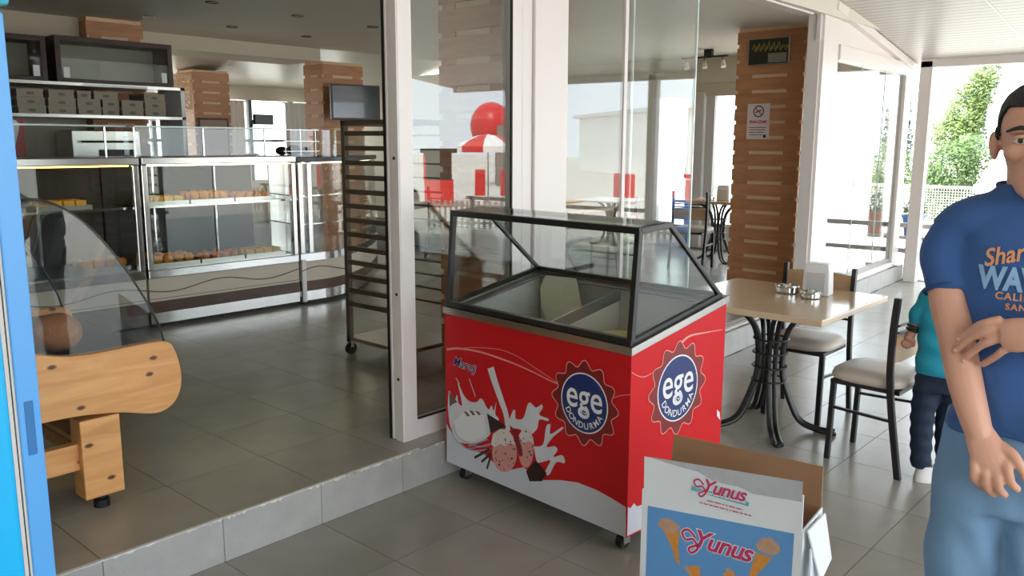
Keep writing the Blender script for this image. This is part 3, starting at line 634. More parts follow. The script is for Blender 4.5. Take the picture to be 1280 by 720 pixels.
# ------------------------------------------------------------------ pine bread cart with curved glass
YC = -.05; YD = 1.05
ct = thing('bread_display_cart', 'pine bread display cart with curved glass hood and knotty side board', 'display cart', (-1.2, YC, 0))
def cpx(px, py): q = at(px, py, 'Y', YC); return (q.x+1.2, q.z)
side = [cpx(*p) for p in smooth_pts([(45, 443), (75, 446), (105, 444), (140, 438), (175, 431), (208, 427), (219, 438), (226, 460), (227, 480), (222, 497), (212, 509), (198, 516), (180, 517), (150, 516), (105, 520), (75, 525), (48, 531)], 4)]
side += [(-.62, side[-1][1]-.05), (-.95, side[-1][1]-.03), (-.98, side[0][1]-.02), (-.6, side[0][1]-.03)]
for y, nm in ((0, 'side_board'), (YD, 'side_board')): MB().prism(side, lambda u, v, d: (u, d, v), y, y+.045).build(nm, M_pine, ct, bevel=.004)
arc = [cpx(*p) for p in smooth_pts([(-60, 262), (-10, 250), (30, 249), (60, 252), (85, 263), (110, 281), (138, 310), (164, 344), (185, 377), (200, 405), (207, 427)], 4)]
for y in (.012, YD+.02):
    pl = arc+[(arc[-1][0], arc[-1][1]-.02), (-.3, .585), (arc[0][0], .58)]
    MB().prism(pl, lambda u, v, d: (u, d, v), y, y+.006).build('side_pane', M_clear, ct)
    k = MB().tube([(a, y+.003, b) for a, b in arc], .0045, 6); k.build('pane_edge', mat('dark_glass_edge', (.13, .15, .14), rough=.3), ct, smooth=True)
cg = MB(); n_ = len(arc)
cg.add([(a, y, b) for y in (.015, YD+.022) for a, b in arc], [(i, i+1, n_+i+1, n_+i) for i in range(n_-1)]); cg.build('curved_pane', M_clear, ct, smooth=True)
MB().box(-.98, .285, .045, YD, .575, .60).build('deck', mat('cart_deck', (.22, .20, .19), rough=.5), ct)
MB().box(.24, .30, .045, YD, .44, .575).build('front_board', M_pine, ct)
MB().box(-.98, -.95, .045, YD, .5, 1.2).build('back_board', M_pine, ct)
MB().box(-.98, .15, .045, YD, .42, .45).build('dark_underframe', mat('dark_underframe', (.13, .11, .10), rough=.6), ct)
for x in (-.036, -.93):
    for y in (0.0, YD-.06):
        lg = MB().box(x, x+.15, y+.003, y+.105, .055, .372 if y == 0 else .44).build('leg', M_pine, ct, bevel=.004)
        MB().lathe([(.03, 0), (.03, .03), (.018, .035), (.018, .056)], 14, (x+.075, y+.05, 0)).build('foot', M_rubber, lg)
MB().box(-.8, -.03, .04, .085, .17, .275).build('stretcher', M_pine, ct, bevel=.003); MB().box(-.02, .07, .1, YD, .2, .28).build('stretcher', M_pine, ct, bevel=.003)
bk = thing('bread_loaf', 'round brown bread loaf inside the pine display cart', 'bread', (-1.205, .19, .60))
lf = MB(); lf.ell((0, 0, .078), .092, .088, .078, 20, 12); lf.build('crust', mat('bread_crust', (.62, .41, .27), rough=.7, var=.3, scale=12, bump=.3), bk, smooth=True)
# ------------------------------------------------------------------ slatted wooden columns
def column(name, x0, x1, y0, y1, z0, z1, label, pitch=.155, gap=.034):
    c = thing(name, label, 'column', ((x0+x1)/2, (y0+y1)/2, z0)); hx, hy = (x1-x0)/2, (y1-y0)/2
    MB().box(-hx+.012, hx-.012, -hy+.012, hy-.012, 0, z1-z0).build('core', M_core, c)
    n = int((z1-z0)/pitch); p = (z1-z0)/n
    bd = MB().box(-hx, hx, -hy, hy, 0, p-gap).mesh('board', M_board)
    ex, ey = min(.15, hx*.4), min(.15, hy*.4)
    sp = []
    for sx in (-1, 1):
        for sy in (-1, 1): sp.append(MB().box(*sorted((sx*(hx-.03), sx*(hx-.03-ex))), *sorted((sy*(hy-.004), sy*(hy-.03-.01))), 0, gap))
    for sx in (-1, 1):
        for sy in (-1, 1): sp.append(MB().box(*sorted((sx*(hx-.004), sx*(hx-.04))), *sorted((sy*(hy-.03), sy*(hy-.03-ey))), 0, gap))
    me = [q.mesh('spacer', M_board) for q in sp]
    for k in range(n):
        b = link('board', bd, c, (0, 0, k*p), bevel=.003)
        if k < n-1:
            for m_ in me: link('spacer', m_, b, (0, 0, p-gap))
    return c
column('wooden_column', 5.63, 6.25, .17, .885, 0, 2.55, 'orange-brown slatted wooden column carrying the no smoking sign', .145, .034)
column('wooden_column', 1.2, 1.64, -.02, .55, 0, 2.55, 'slatted wooden column standing right behind the framed glass pane')
column('wooden_column', 3.9, 4.52, 5.5, 5.9, 0, 2.40, 'slatted wooden column with the television mounted on it')
column('wooden_column', 4.0, 4.6, 8.9, 9.4, 0, 2.49, 'slatted wooden column in front of the far windows')
column('wooden_column', .92, 1.45, 4.95, 5.5, 0, 2.55, 'slatted wooden column rising above the glass wall cabinets')

# no smoking sign and wall plaque on the column by the opening
sg = thing('no_smoking_sign', 'white no smoking notice fixed to the slatted column', 'sign', (5.628, .615, 1.64))
MB().box(-.008, -.002, -.12, .12, -.175, .175).build('plate', mat('sign_white', (.88, .82, .82), rough=.4, var=.03), sg)
fnS = lambda u, v, d: (-.008-d, -u, v)
M_sred = mat('sign_red', (.78, .20, .22), rough=.4); M_sblk = mat('sign_black', (.15, .13, .13), rough=.4)
ring = [(.0+.052*math.cos(a/20*math.pi), .1+.052*math.sin(a/20*math.pi)) for a in range(41)]
flat_print('red_ring', M_sblk, sg, [ribbon(ring, .011)], fnS, .001); flat_print('red_bar', M_sred, sg, [ribbon([(-.036, .136), (.036, .064)], .011)], fnS, .0014)
flat_print('cigarette', M_sblk, sg, [ribbon([(-.035, .088), (.03, .112)], .012)], fnS, .001)
vs, fs = text_mesh('SİGARA İÇİLMEZ', .034, offset=.0012, spacing=.85, width=.82); flat_print('notice_heading', M_sred, sg, [([(x, y-.005) for x, y in vs], fs)], fnS, .001)
for k in range(4): word_dashes('notice_text', M_sblk, sg, -.095+.01*(k % 2), .09-.012*k, -.062-.024*k, .008, fnS, .001, 10+k)
flat_print('seal', M_sblk, sg, [(circle2(.075, -.145, .017, n=16), None)], fnS, .001)
pq = thing('wall_plaque', 'dark framed plaque with gold script hung on the slatted column', 'plaque', (5.628, .54, 2.315))
MB().box(-.02, -.002, -.215, .215, -.13, .13).build('frame', M_steel, pq, bevel=.004)
fnQ = lambda u, v, d: (-.02-d, -u, v)
flat_print('picture', mat('plaque_dark', (.14, .15, .11), rough=.3, var=.3), pq, [([(-.205, -.12), (.205, -.12), (.205, .12), (-.205, .12)], None)], fnQ, .001)
random.seed(5); gold = []
for k in range(7):
    x = -.17+.052*k; gold.append(ribbon(smooth_pts([(x, .02), (x+.02, .07+random.uniform(-.02, .02)), (x+.035, .0), (x+.05, .05), (x+.06, .02)], 5), .007))
flat_print('gold_script', mat('gold_print', (.62, .58, .28), rough=.4), pq, gold, fnQ, .0016)
flat_print('small_view', mat('plaque_view', (.55, .52, .48), rough=.4, var=.4, scale=40), pq, [([(.0, -.11), (.19, -.11), (.19, -.02), (.0, -.02)], None)], fnQ, .0016)

# ------------------------------------------------------------------ television
tv = thing('television', 'flat black television on a bracket against the slatted column', 'television', (4.12, 5.15, 1.9), R(-14))
MB().box(-.32, .32, -.02, .03, -.21, .21).build('case', M_blackpl, tv, bevel=.006)
MB().box(-.30, .30, -.024, -.019, -.185, .192).build('screen', mat('tv_screen', (.20, .22, .22), rough=.15, var=.3, scale=3, coat=.5), tv)
MB().box(-.05, .05, .03, .33, -.06, .06).build('bracket', M_black, tv)

# ------------------------------------------------------------------ baker's rack
rk = thing('bakery_rack', 'tall dark steel bakery tray rack on castors', 'rack', (.985, .64, 0))
RW, RD, RH = .60, .44, 1.56
for x in (0, RD):
    for y in (0, RW): MB().box(x, x+.035, y-.0175 if y else 0, y+.0175 if y else .035, .09, RH).build('post', M_darksteel, rk, bevel=.002)
for k in range(13):
    z = .34+k*.0935
    for x in (0, RD):
        m = MB(); m.box(x+.004, x+.03, .03, RW, z, z+(.030 if x == 0 else .012)); m.build('tray_runner', M_darksteel, rk)
for x in (0, RD): MB().box(x, x+.035, 0, RW, RH-.03, RH).build('top_rail', M_darksteel, rk)
for y in (0, RW-.017): MB().box(.0, RD+.03, y, y+.035, RH-.035, RH).build('top_rail', M_darksteel, rk)
MB().box(.0, RD+.03, .0, RW+.017, .10, .125).build('bottom_shelf', M_steel, rk)
for x in (.02, RD+.01):
    for y in (.02, RW):
        c_ = MB().box(x-.012, x+.012, y-.02, y+.02, .05, .10).build('castor', M_steel, rk); MB().tube([(x, y-.012, .04), (x, y+.012, .04)], .04, 16).build('wheel', M_rubber, c_, smooth=40)

# ------------------------------------------------------------------ glass display counters
M_cpanel = mat('cream_counter_panel', (.80, .76, .69), rough=.35, var=.04)
M_cwood = wood('brown_counter_strip', (.26, .17, .12), (.36, .25, .18), scale=(1, 4, 4))
M_cback = mat('counter_back', (.16, .13, .10), rough=.5, var=.15)
M_led = mat('led_strip', (1, .93, .75), emit=7.)
M_ledy = mat('warm_led', (1, .78, .36), emit=5.)
YF = 3.0
def counter(x0, x1, label, led):
    L = x1-x0; c = thing('display_counter', label, 'display counter', (x0, YF, 0))
    MB().box(0, L, .05, .75, 0, .03).build('plinth', M_dark, c)
    MB().box(0, L, 0, .75, .03, .115).build('kick_plate', M_chrome, c)
    MB().box(0, L, -.004, .75, .115, .205).build('wood_strip', M_cwood, c)
    MB().box(0, L, 0, .75, .205, .385).build('front_panel', M_cpanel, c)
    wv = [(x, -.004, .30+.028*math.sin(x*7.5+x0*7.5)) for x in [L*i/60 for i in range(61)]]
    MB().tube(wv, .0045, 6).build('wavy_line', mat('wave_paint', (.45, .38, .30), rough=.5), c); MB().box(0, L, -.002, .002, .222, .227).build('panel_line', MATS['wave_paint'], c)
    MB().box(0, L, -.012, .75, .385, .45).build('lower_rail', M_chrome, c, bevel=.006)
    MB().box(0, L, .71, .75, .45, 1.25).build('back_panel', M_cback, c)
    MB().box(.03, L-.03, .02, .71, .45, .462).build('deck', M_steel, c)
    MB().box(.03, L-.03, .10, .71, .915, .932).build('shelf', M_chrome, c)
    MB().box(0, L, -.02, .75, 1.25, 1.305).build('top_rail', M_steel, c, bevel=.006)
    MB().box(.06, L-.06, .02, .05, 1.238, 1.249).build('light_strip', led, c)
    for x in (0, L-.045): MB().box(x, x+.045, -.008, .04, .45, 1.25).build('post', M_chrome, c, bevel=.006)
    MB().box(.045, L-.045, .004, .010, .45, 1.25).build('front_pane', M_clear, c)
    MB().box(.02, L-.02, .30, .306, 1.305, 1.53).build('sneeze_pane', M_clear, c); MB().box(.02, L-.02, .12, .45, 1.53, 1.537).build('top_pane', M_clear, c); MB().box(.02, L-.02, .116, .12, 1.528, 1.540).build('pane_edge', M_edge, c)
    for x in (.1, L/2, L-.1): MB().tube([(x, .3, 1.305), (x, .3, 1.53)], .008, 8).build('glass_post', M_chrome, c)
    for x in (L*.27, L*.68): MB().tube([(x, .6, .46), (x, .6, 1.24)], .012, 8).build('shelf_post', M_chrome, c)
    return c
counter(-1.95, .43, 'long lit glass counter behind the pine bread cart', M_ledy)
counter(.45, 1.79, 'lit glass counter of pastries between two chrome posts', M_led)
# rounded end of the counter run
cc = thing('corner_counter', 'rounded glass counter end of baked goods behind the bakery rack', 'display counter', (1.81, YF, 0))
def sweep(prof_y0, prof_y1, z0, z1, name, mt, n=16):
    m = MB(); path = [(0, 0), (.15, -.015), (.35, .0), (.55, .07), (.8, .21), (1.0, .36), (1.3, .62), (1.6, .92)]; path = smooth_pts(path, 4); rs = []
    for i, (x, y) in enumerate(path):
        a = path[max(i-1, 0)]; b = path[min(i+1, len(path)-1)]; d = Vector((b[0]-a[0], b[1]-a[1], 0)).normalized(); nn = Vector((-d.y, d.x, 0))
        rs.append([(x+nn.x*q, y+nn.y*q, z) for q, z in ((prof_y0, z0), (prof_y1, z0), (prof_y1, z1), (prof_y0, z1))])
    m.rings(rs); return m.build(name, mt, cc)
sweep(.05, .6, 0, .03, 'plinth', M_dark); sweep(0, .6, .03, .115, 'kick_plate', M_chrome); sweep(-.004, .6, .115, .205, 'wood_strip', M_cwood); sweep(0, .6, .205, .385, 'front_panel', M_cpanel)
sweep(-.012, .6, .385, .45, 'lower_rail', M_chrome); sweep(.57, .6, .45, 1.25, 'back_panel', M_steel); sweep(.03, .57, .70, .712, 'shelf', M_chrome); sweep(.03, .57, .95, .962, 'shelf', M_chrome); sweep(-.015, .6, 1.25, 1.29, 'top_rail', M_black)
sweep(.004, .010, .45, 1.25, 'front_pane', M_clear); sweep(.1, .106, 1.29, 1.53, 'sneeze_pane', M_clear); sweep(.05, .08, 1.238, 1.249, 'light_strip', M_led)
for x in (0.0, .09): MB().box(x, x+.05, -.01, .04, .45, 1.25).build('post', M_chrome, cc, bevel=.006)
wv = [(x, -.02+.0*x, .30+.028*math.sin(x*9)) for x in [.5*i/20 for i in range(21)]]
MB().tube(wv, .0045, 6).build('wavy_line', MATS['wave_paint'], cc)
MB().box(.0, .045, -.02, .0, .02, .40).build('joint_post', M_white, cc, bevel=.004)

# trays of pastry: on the lower deck and on the lit shelf
M_past = [mat('pastry_gold', (.86, .56, .15), rough=.5, var=.3, scale=30, bump=.4), mat('pastry_brown', (.80, .46, .12), rough=.5, var=.35, scale=30, bump=.4), mat('pastry_pale', (.92, .72, .28), rough=.5, var=.25, scale=30, bump=.4)]
tray_me = MB().box(-.19, .19, -.15, .15, 0, .012).mesh('tray_floor', M_steel)
rim = []
for a in ((-.19, .19, -.15, -.14), (-.19, .19, .14, .15), (-.19, -.18, -.14, .14), (.18, .19, -.14, .14)): rim.append(MB().box(*a, .012, .03).mesh('tray_rim', M_steel))
def pmesh(kind):
    m = MB()
    if kind == 0:   # rolled borek
        m.tube([(-.045, 0, .022), (-.03, 0, .024), (.03, 0, .024), (.045, 0, .022)], [.014, .022, .022, .014], 8)
    elif kind == 1: m.lathe([(.036, 0), (.042, .012), (.034, .028), (.012, .036)], 12)
    else: m.prism([(-.045, -.03), (.045, -.03), (.05, .03), (-.04, .03)], lambda u, v, d: (u, v, d), 0, .03)
    return m.mesh('pastry', M_past[kind], True if kind < 2 else False)
PM = [pmesh(k) for k in range(3)]
kinds = ['golden rolled pastry', 'round browned pastry', 'pale pastry square']
random.seed(21)
spots = [(.70, .175, .462, 0), (1.095, .175, .462, 1), (1.49, .175, .462, 2), (.70, .3, .932, 2), (1.095, .3, .932, 0), (1.49, .3, .932, 1), (-.05, .3, .932, 2), (-.5, .3, .932, 1), (.2, .25, .462, 0)]
for tx, ty, tz, kd in spots:
    place = ('lower deck' if tz < .6 else 'upper shelf')+(' of the pastry counter' if tx > .43 else ' of the long counter')
    t = thing('pastry_tray', 'steel tray of '+kinds[kd]+' pieces on the '+place, 'tray', (tx, YF+ty, tz-.0003), 0, 'pastry trays in the counters')
    link('tray_floor', tray_me, t)
    for r_ in rim: link('tray_rim', r_, t)
    for i in range(4):
        for j in range(3):
            o = link('pastry', PM[kd], None, (tx-.1275+.085*i+random.uniform(-.003, .003), YF+ty-.086+.086*j+random.uniform(-.004, .004), tz+.0115), random.uniform(-.3, .3) if kd != 2 else 0); o.scale = (.8, .86, 1.7)
            tag(o, kinds[kd]+' on a steel tray on the '+place, 'pastry', kinds[kd]+'s on the '+place)
for tx, lab in ((.9, 'pale wooden board lying in the lit glass counter'), ):
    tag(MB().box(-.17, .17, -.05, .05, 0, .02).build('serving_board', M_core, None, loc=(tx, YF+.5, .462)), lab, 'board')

# ------------------------------------------------------------------ back of the shop: cabinets, shelf, cartons
M_cab = wood('dark_cabinet_wood', (.17, .09, .07), (.25, .14, .11), scale=(1, 1, 6))
M_cabin = mat('cabinet_inside', (.60, .585, .53), rough=.6, var=.08)
YW = 4.5
def wallcab(x0, x1, z0, z1, label):
    c = thing('wall_cabinet', label, 'cabinet', (x0, YW, z0)); L = x1-x0; H = z1-z0
    MB().box(.0, L, .30, .32, 0, H).build('back_panel', M_cabin, c)
    for a in ((0, .045, 0, .30, 0, H), (L-.045, L, 0, .30, 0, H), (.045, L-.045, 0, .30, 0, .045), (.045, L-.045, 0, .30, H-.045, H)): MB().box(*a).build('frame', M_cab, c, bevel=.003)
    MB().box(.045, L-.045, .01, .015, .045, H-.045).build('glass_door', M_clear, c)
    for x in (.06, L-.11): MB().box(x, x+.05, .005, .012, .05, .14).build('price_card', M_white, c)
    return c
wallcab(-.55, .40, 1.91, 2.29, 'dark wooden glass wall cabinet in the corner over the carton shelf')
wallcab(.47, 1.50, 1.91, 2.31, 'dark wooden glass wall cabinet with white cards over the carton shelf')
sh = thing('carton_shelf', 'steel shelf of pastry cartons with a white top edge behind the counter', 'shelf', (-.6, 4.3, 1.6))
MB().box(0, 2.1, .0, .45, .02, .045).build('board', M_steel, sh); MB().box(0, 2.1, .0, .45, .285, .31).build('top_board', M_steel, sh)
MB().box(1.2, 1.75, -.006, .0, .283, .305).build('white_edge_strip', M_white, sh)
for x in (0, 2.06): MB().box(x, x+.04, 0, .45, -.70, .31).build('upright', M_white, sh)
M_cart = stripes('striped_carton', (.64, .60, .53), (.50, .47, .42), .012, 0, rough=.7)
random.seed(9); k = 0
cart_me = {}
def carton(x0, x1, z, h, row):
    key = (round(x1-x0, 2), round(h, 3))
    if key not in cart_me:
        Lc = x1-x0; cart_me[key] = (MB().box(0, Lc, 0, .3, 0, h-.018).mesh('carton_body', M_cart), MB().box(-.002, Lc+.002, -.003, .303, h-.018, h).mesh('lid', M_cart), MB().prism(circle2(Lc/2, h*.42, .03, .014, 14), lambda u, v, d: (u, d, v), -.002, 0).mesh('oval_emblem', mat('carton_emblem', (.45, .42, .36), rough=.7)))
    o = thing('pastry_carton', 'striped grey pastry carton in the '+row+' row on the shelf behind the counter', 'carton', (x0, 4.33+random.uniform(-.01, .02), z), 0, row+' row of cartons on the shelf')
    for nm, me in zip(('body', 'lid', 'emblem'), cart_me[key]): link(nm, me, o)
def cxs(a, b): return at(20+a/5.536, 130, 'Y', 4.33).x+.004, at(20+b/5.536, 130, 'Y', 4.33).x-.004
for z, row in ((1.645, ((10, 210), (220, 415), (425, 590), (600, 720), (725, 880), (890, 1040))), (1.713, ((10, 210), (220, 415), (425, 590), (600, 720), (725, 880), (890, 1040))), (1.781, ((10, 200), (230, 415), (430, 530), (540, 710), (885, 1035)))):
    for a, b in row: x0, x1 = cxs(a, b); carton(x0, x1, z, .067, {1.645: 'bottom', 1.713: 'middle', 1.781: 'top'}[z])
# back counter, oven, poster, boxes behind the glass
bc = thing('back_bench', 'steel work bench along the shop back wall', 'bench', (-2.5, 4.45, 0)); MB().box(0, 3.9, 0, .42, .86, .9).build('top', M_steel, bc); MB().box(.02, 3.88, .03, .40, .06, .86).build('cupboard', M_cback, bc); MB().box(.05, 3.85, .08, .38, 0, .06).build('plinth', M_dark, bc)
ov = thing('oven', 'steel oven with a dark window on the back bench', 'oven', (.55, 4.5, .9)); MB().box(0, .6, 0, .36, 0, .62).build('body', M_steel, ov, bevel=.01); MB().box(.22, .52, -.012, 0, .12, .45).build('window', M_blackpl, ov); MB().tube([(.06, -.03, .52), (.54, -.03, .52)], .01, 8).build('handle', M_chrome, ov)
ps = thing('poster', 'red and white poster on the wall behind the glass counter', 'poster', (-.42, 4.46, .9)); MB().box(0, .58, 0, .012, 0, .70).build('sheet', mat('poster_red', (.72, .30, .32), rough=.4), ps)
fnP = lambda u, v, d: (u, -d, v)
flat_print('white_swirl', M_wprint, ps, [ribbon(smooth_pts([(.30, .2), (.36, .4), (.45, .5), (.40, .62), (.52, .66), (.47, .42), (.56, .3)]), .05), ([(0.0, .02), (.58, .02), (.58, .2), (.3, .27), (0, .36)], None)], fnP, .001)
# till screen, black scale display and bread baskets on the counter
tl = thing('till_display', 'small black till display on a pole standing on the counter', 'display', (1.70, 3.52, 1.305)); MB().tube([(0, 0, 0), (0, 0, .24), (.02, 0, .30), (.06, 0, .31)], .012, 8).build('pole', M_black, tl); MB().box(.03, .22, -.02, .02, .27, .36).build('screen', M_blackpl, tl, bevel=.006); MB().lathe([(.06, 0), (.06, .01), (.02, .02)], 16).build('base', M_black, tl)
bs = thing('cake_stand', 'chrome wire stand of dark cakes on the counter corner', 'stand', (1.9, 3.30, 1.29))
for x in (0, .16, .32): MB().tube([(x, 0, 0), (x, 0, .25)], .005, 6).build('upright', M_chrome, bs)
for z in (.05, .14, .24): MB().tube([(-.02, 0, z), (.36, 0, z)], .004, 6).build('rail', M_chrome, bs)
MB().box(-.02, .36, .02, .25, .0, .012).build('tray', M_blackpl, bs)
for k, (x, r_) in enumerate(((.045, .058), (.175, .066), (.302, .055))):
    o = MB().ell((0, 0, r_*.7), r_, r_, r_*.7, 12, 8).build('dark_cake', mat('dark_cake', (.22, .12, .09), rough=.6, var=.4, scale=30), None, smooth=True, loc=(1.9+x, 3.43, 1.302)); tag(o, 'dark chocolate cake on the chrome counter stand', 'cake', 'cakes on the stand')
# lattice and framed notice by the far column
lt = thing('lattice_panel', 'pale wooden lattice panel beside the far column', 'lattice', (3.55, 8.88, 1.9))
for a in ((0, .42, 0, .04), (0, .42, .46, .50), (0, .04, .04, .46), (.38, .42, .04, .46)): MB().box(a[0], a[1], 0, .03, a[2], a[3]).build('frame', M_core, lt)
for k in range(-4, 5):
    for sgn in (1, -1):
        c0 = .21+k*.06; p = []
        for x in (.04, .38):
            zz = .25+sgn*(x-c0)*1.2; p.append((x, min(max(zz, .04), .46)))
        x0_ = c0+(p[0][1]-.25)/(sgn*1.2); x1_ = c0+(p[1][1]-.25)/(sgn*1.2)
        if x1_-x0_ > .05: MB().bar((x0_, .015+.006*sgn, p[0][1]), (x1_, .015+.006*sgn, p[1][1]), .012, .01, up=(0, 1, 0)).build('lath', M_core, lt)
nb = thing('framed_notice', 'framed speckled notice on the far slatted column', 'frame', (4.03, 8.86, 1.12)); MB().box(0, .5, 0, .03, 0, .66).build('frame', M_cab, nb); MB().box(.03, .47, -.004, .0, .03, .63).build('sheet', mat('notice_sheet', (.62, .52, .45), rough=.5, var=.4, scale=30), nb)
# curtains
M_curt = mat('white_curtain', (.90, .88, .85), rough=.8, var=.04)
for x in (5.1, 6.4):
    m = MB(); pts = [(x+.02*i, 10.15+.035*math.sin(i*1.3)) for i in range(24)]; vs = [(a, b, z) for z in (.0, 2.12) for a, b in pts]; k_ = len(pts)
    vs += [(a, b+.006, z) for z in (.0, 2.12) for a, b in pts]
    m.add(vs, [(i, i+1, k_+i+1, k_+i) for i in range(k_-1)]+[(2*k_+i, 3*k_+i, 3*k_+i+1, 2*k_+i+1) for i in range(k_-1)])
    c = thing('curtain', 'white gathered curtain hanging at the far windows', 'curtain', (0, 0, 0), 0, 'curtains at the far windows'); m.build('cloth', M_curt, c, smooth=True); MB().tube([(x-.05, 10.16, 2.12), (x+.55, 10.16, 2.12)], .012, 8).build('rod', M_trimw, c)
# recessed ceiling spots, each with its lamp
M_spot = mat('spot_ring', (.45, .43, .40), rough=.4, metal=.5); M_lampf = mat('spot_lens', (.80, .78, .72), rough=.3)
for px, py in ((265, 2), (372, 19), (186, 20), (290, 33), (383, 45), (466, 33), (243, 73)):
    p = at(px, py, 'Z', 2.55)
    if p.y > 5.5: continue
    o = thing('ceiling_spot', 'round recessed spotlight in the shop ceiling', 'light', (p.x, p.y, 2.55), 0, 'recessed ceiling spots'); MB().lathe([(.055, -.001), (.055, -.012), (.04, -.012), (.04, -.004)], 18).build('ring', M_spot, o); MB().lathe([(.04, -.004), (.036, -.006)], 16).build('lens', M_lampf, o)
tk = thing('track_light', 'ceiling track with three small spot heads in the seating area', 'light', (7.05, 1.75, 2.55))
MB().box(-.015, .015, 0, .62, -.10, -.08).build('track', M_black, tk); MB().box(-.03, .03, .2, .3, -.08, 0).build('canopy', M_black, tk)
for y in (.06, .31, .56):
    h_ = MB(); h_.tube([(0, y, -.1), (-.01, y-.01, -.15)], .006, 6).build('arm', M_black, tk); MB().tube([(-.01, y-.01, -.14), (-.03, y-.03, -.22)], [.02, .032], 12).build('spot_head', mat('spot_white', (.85, .83, .78), rough=.4), tk, smooth=40)
# ------------------------------------------------------------------ tables and chairs
M_ttop = mat('beige_table_top', (.80, .70, .58), rough=.22, var=.06, scale=4, coat=.3)
M_seat = mat('beige_vinyl', (.78, .74, .69), rough=.42, var=.05, scale=5, bump=.05)
M_backw = mat('pale_beech', (.75, .62, .48), rough=.4, var=.1, stretch=(1, 1, 5))
TZ = .575
tn = at(1028, 401, 'Z', TZ); tr2 = at(1106, 369, 'Z', TZ); tw = (tr2.x-tn.x); tcx, tcy = (tn.x+tr2.x)/2, tn.y+tw/2
def make_table(name, label, loc, w, zt, top_mat, group=None, feet=(140, 215, 285, 45)):
    t = thing(name, label, 'table', loc, 0, group); h = zt
    MB().box(-w/2, w/2, -w/2, w/2, h-.034, h).build('table_top', top_mat, t, bevel=.006)
    MB().box(-.2, .2, -.2, .2, h-.044, h-.034).build('mount_plate', M_black, t)
    for a in feet:
        lg = MB()
        for s_ in (-1, 1):
            d = Vector((math.cos(R(a)), math.sin(R(a)), 0)); e = Vector((-d.y, d.x, 0))*.017*s_
            P = smooth_pts([tuple(d*r+e+Vector((0, 0, z))) for r, z in ((.25, h-.046), (.17, h-.09), (.10, h-.17), (.072, h-.28), (.070, h-.42), (.095, h-.52), (.17, .07), (.27, .022), (.37, .017))], 5)
            m = MB().tube(P, .014, 8); lg.add(m.v, m.f)
        pad = d*.36
        l_ = lg.build('leg', M_black, t, smooth=True)
        MB().lathe([(.02, 0), (.02, .012), (.012, .02)], 12, (pad.x, pad.y, 0)).build('foot_pad', M_rubber, l_)
    for z in (h-.24, h-.32, h-.40, h-.48):
        MB().tube([(.095*math.cos(i*math.pi/12), .095*math.sin(i*math.pi/12), z) for i in range(24)], .006, 6, closed=True).build('tie_ring', M_black, t, smooth=True)
    return t
tb1 = make_table('cafe_table', 'square beige cafe table with bundled black legs in the veranda', (tcx, tcy, ZL), tw, TZ-ZL, M_ttop)
def make_chair(name, label, loc, rz, group=None, panel=(.565, .69), bars=(.708, .742)):
    c = thing(name, label, 'chair', loc, rz, group)
    sq = [(.20*math.copysign(abs(math.cos(a))**.55, math.cos(a)), .195*math.copysign(abs(math.sin(a))**.55, math.sin(a))) for a in [2*math.pi*i/36 for i in range(36)]]
    m = MB(); m.rings([[(x*k, y*k, z) for x, y in sq] for k, z in ((.90, .425), (.985, .435), (1.0, .452), (.97, .470), (.86, .482), (.5, .488))]); m.build('seat', M_seat, c, smooth=50)
    MB().box(-.175, .175, -.17, .17, .405, .426).build('seat_frame', M_black, c)
    for s_ in (-1, 1):
        MB().bar((s_*.165, .165, 0), (s_*.165, .155, .42), .03, .026).build('leg', M_black, c, bevel=.004)
        q = MB(); pts = smooth_pts([(s_*.207, -.205, 0), (s_*.207, -.155, .3), (s_*.207, -.132, .5), (s_*.207, -.130, .72), (s_*.207, -.140, .885)], 4)
        rs = []
        for p in pts: rs.append([(p[0]+i*.013, p[1]+j*.016, p[2]) for i, j in ((-1, -1), (1, -1), (1, 1), (-1, 1))])
        q.rings(rs); q.build('leg', M_black, c, bevel=.004)
        MB().bar((s_*.168, .15, .28), (s_*.205, -.158, .28), .014, .014).build('stretcher', M_black, c)
    m = MB(); n = 10
    for z0, z1, y0, y1 in ((panel[0], panel[1], -.132, -.133),):
        rs = []
        for i in range(n+1):
            u = -1+2*i/n; b = -.012*(1-u*u); rs.append([(u*.198, y0+b-.008, z0), (u*.198, y0+b+.008, z0), (u*.198, y1+b+.008, z1+.012*(1-u*u)), (u*.198, y1+b-.008, z1+.012*(1-u*u))])
        m.rings(rs)
    m.build('backrest', M_backw, c, smooth=40)
    for z in bars: MB().tube([(-.207+.414*i/8, -.131-.012*(1-(i/4-1)**2), z) for i in range(9)], .007, 6).build('back_bar', M_black, c, smooth=True)
    return c
make_chair('cafe_chair', 'beige seated cafe chair tucked under the veranda table, its back behind the napkin holder', (2.40, -1.335, ZL), R(90), None, (.70, .84), (.58, .62))
chB = make_chair('cafe_chair', 'beige seated cafe chair the child leans on', (1.925, -1.915, ZL), R(-2))
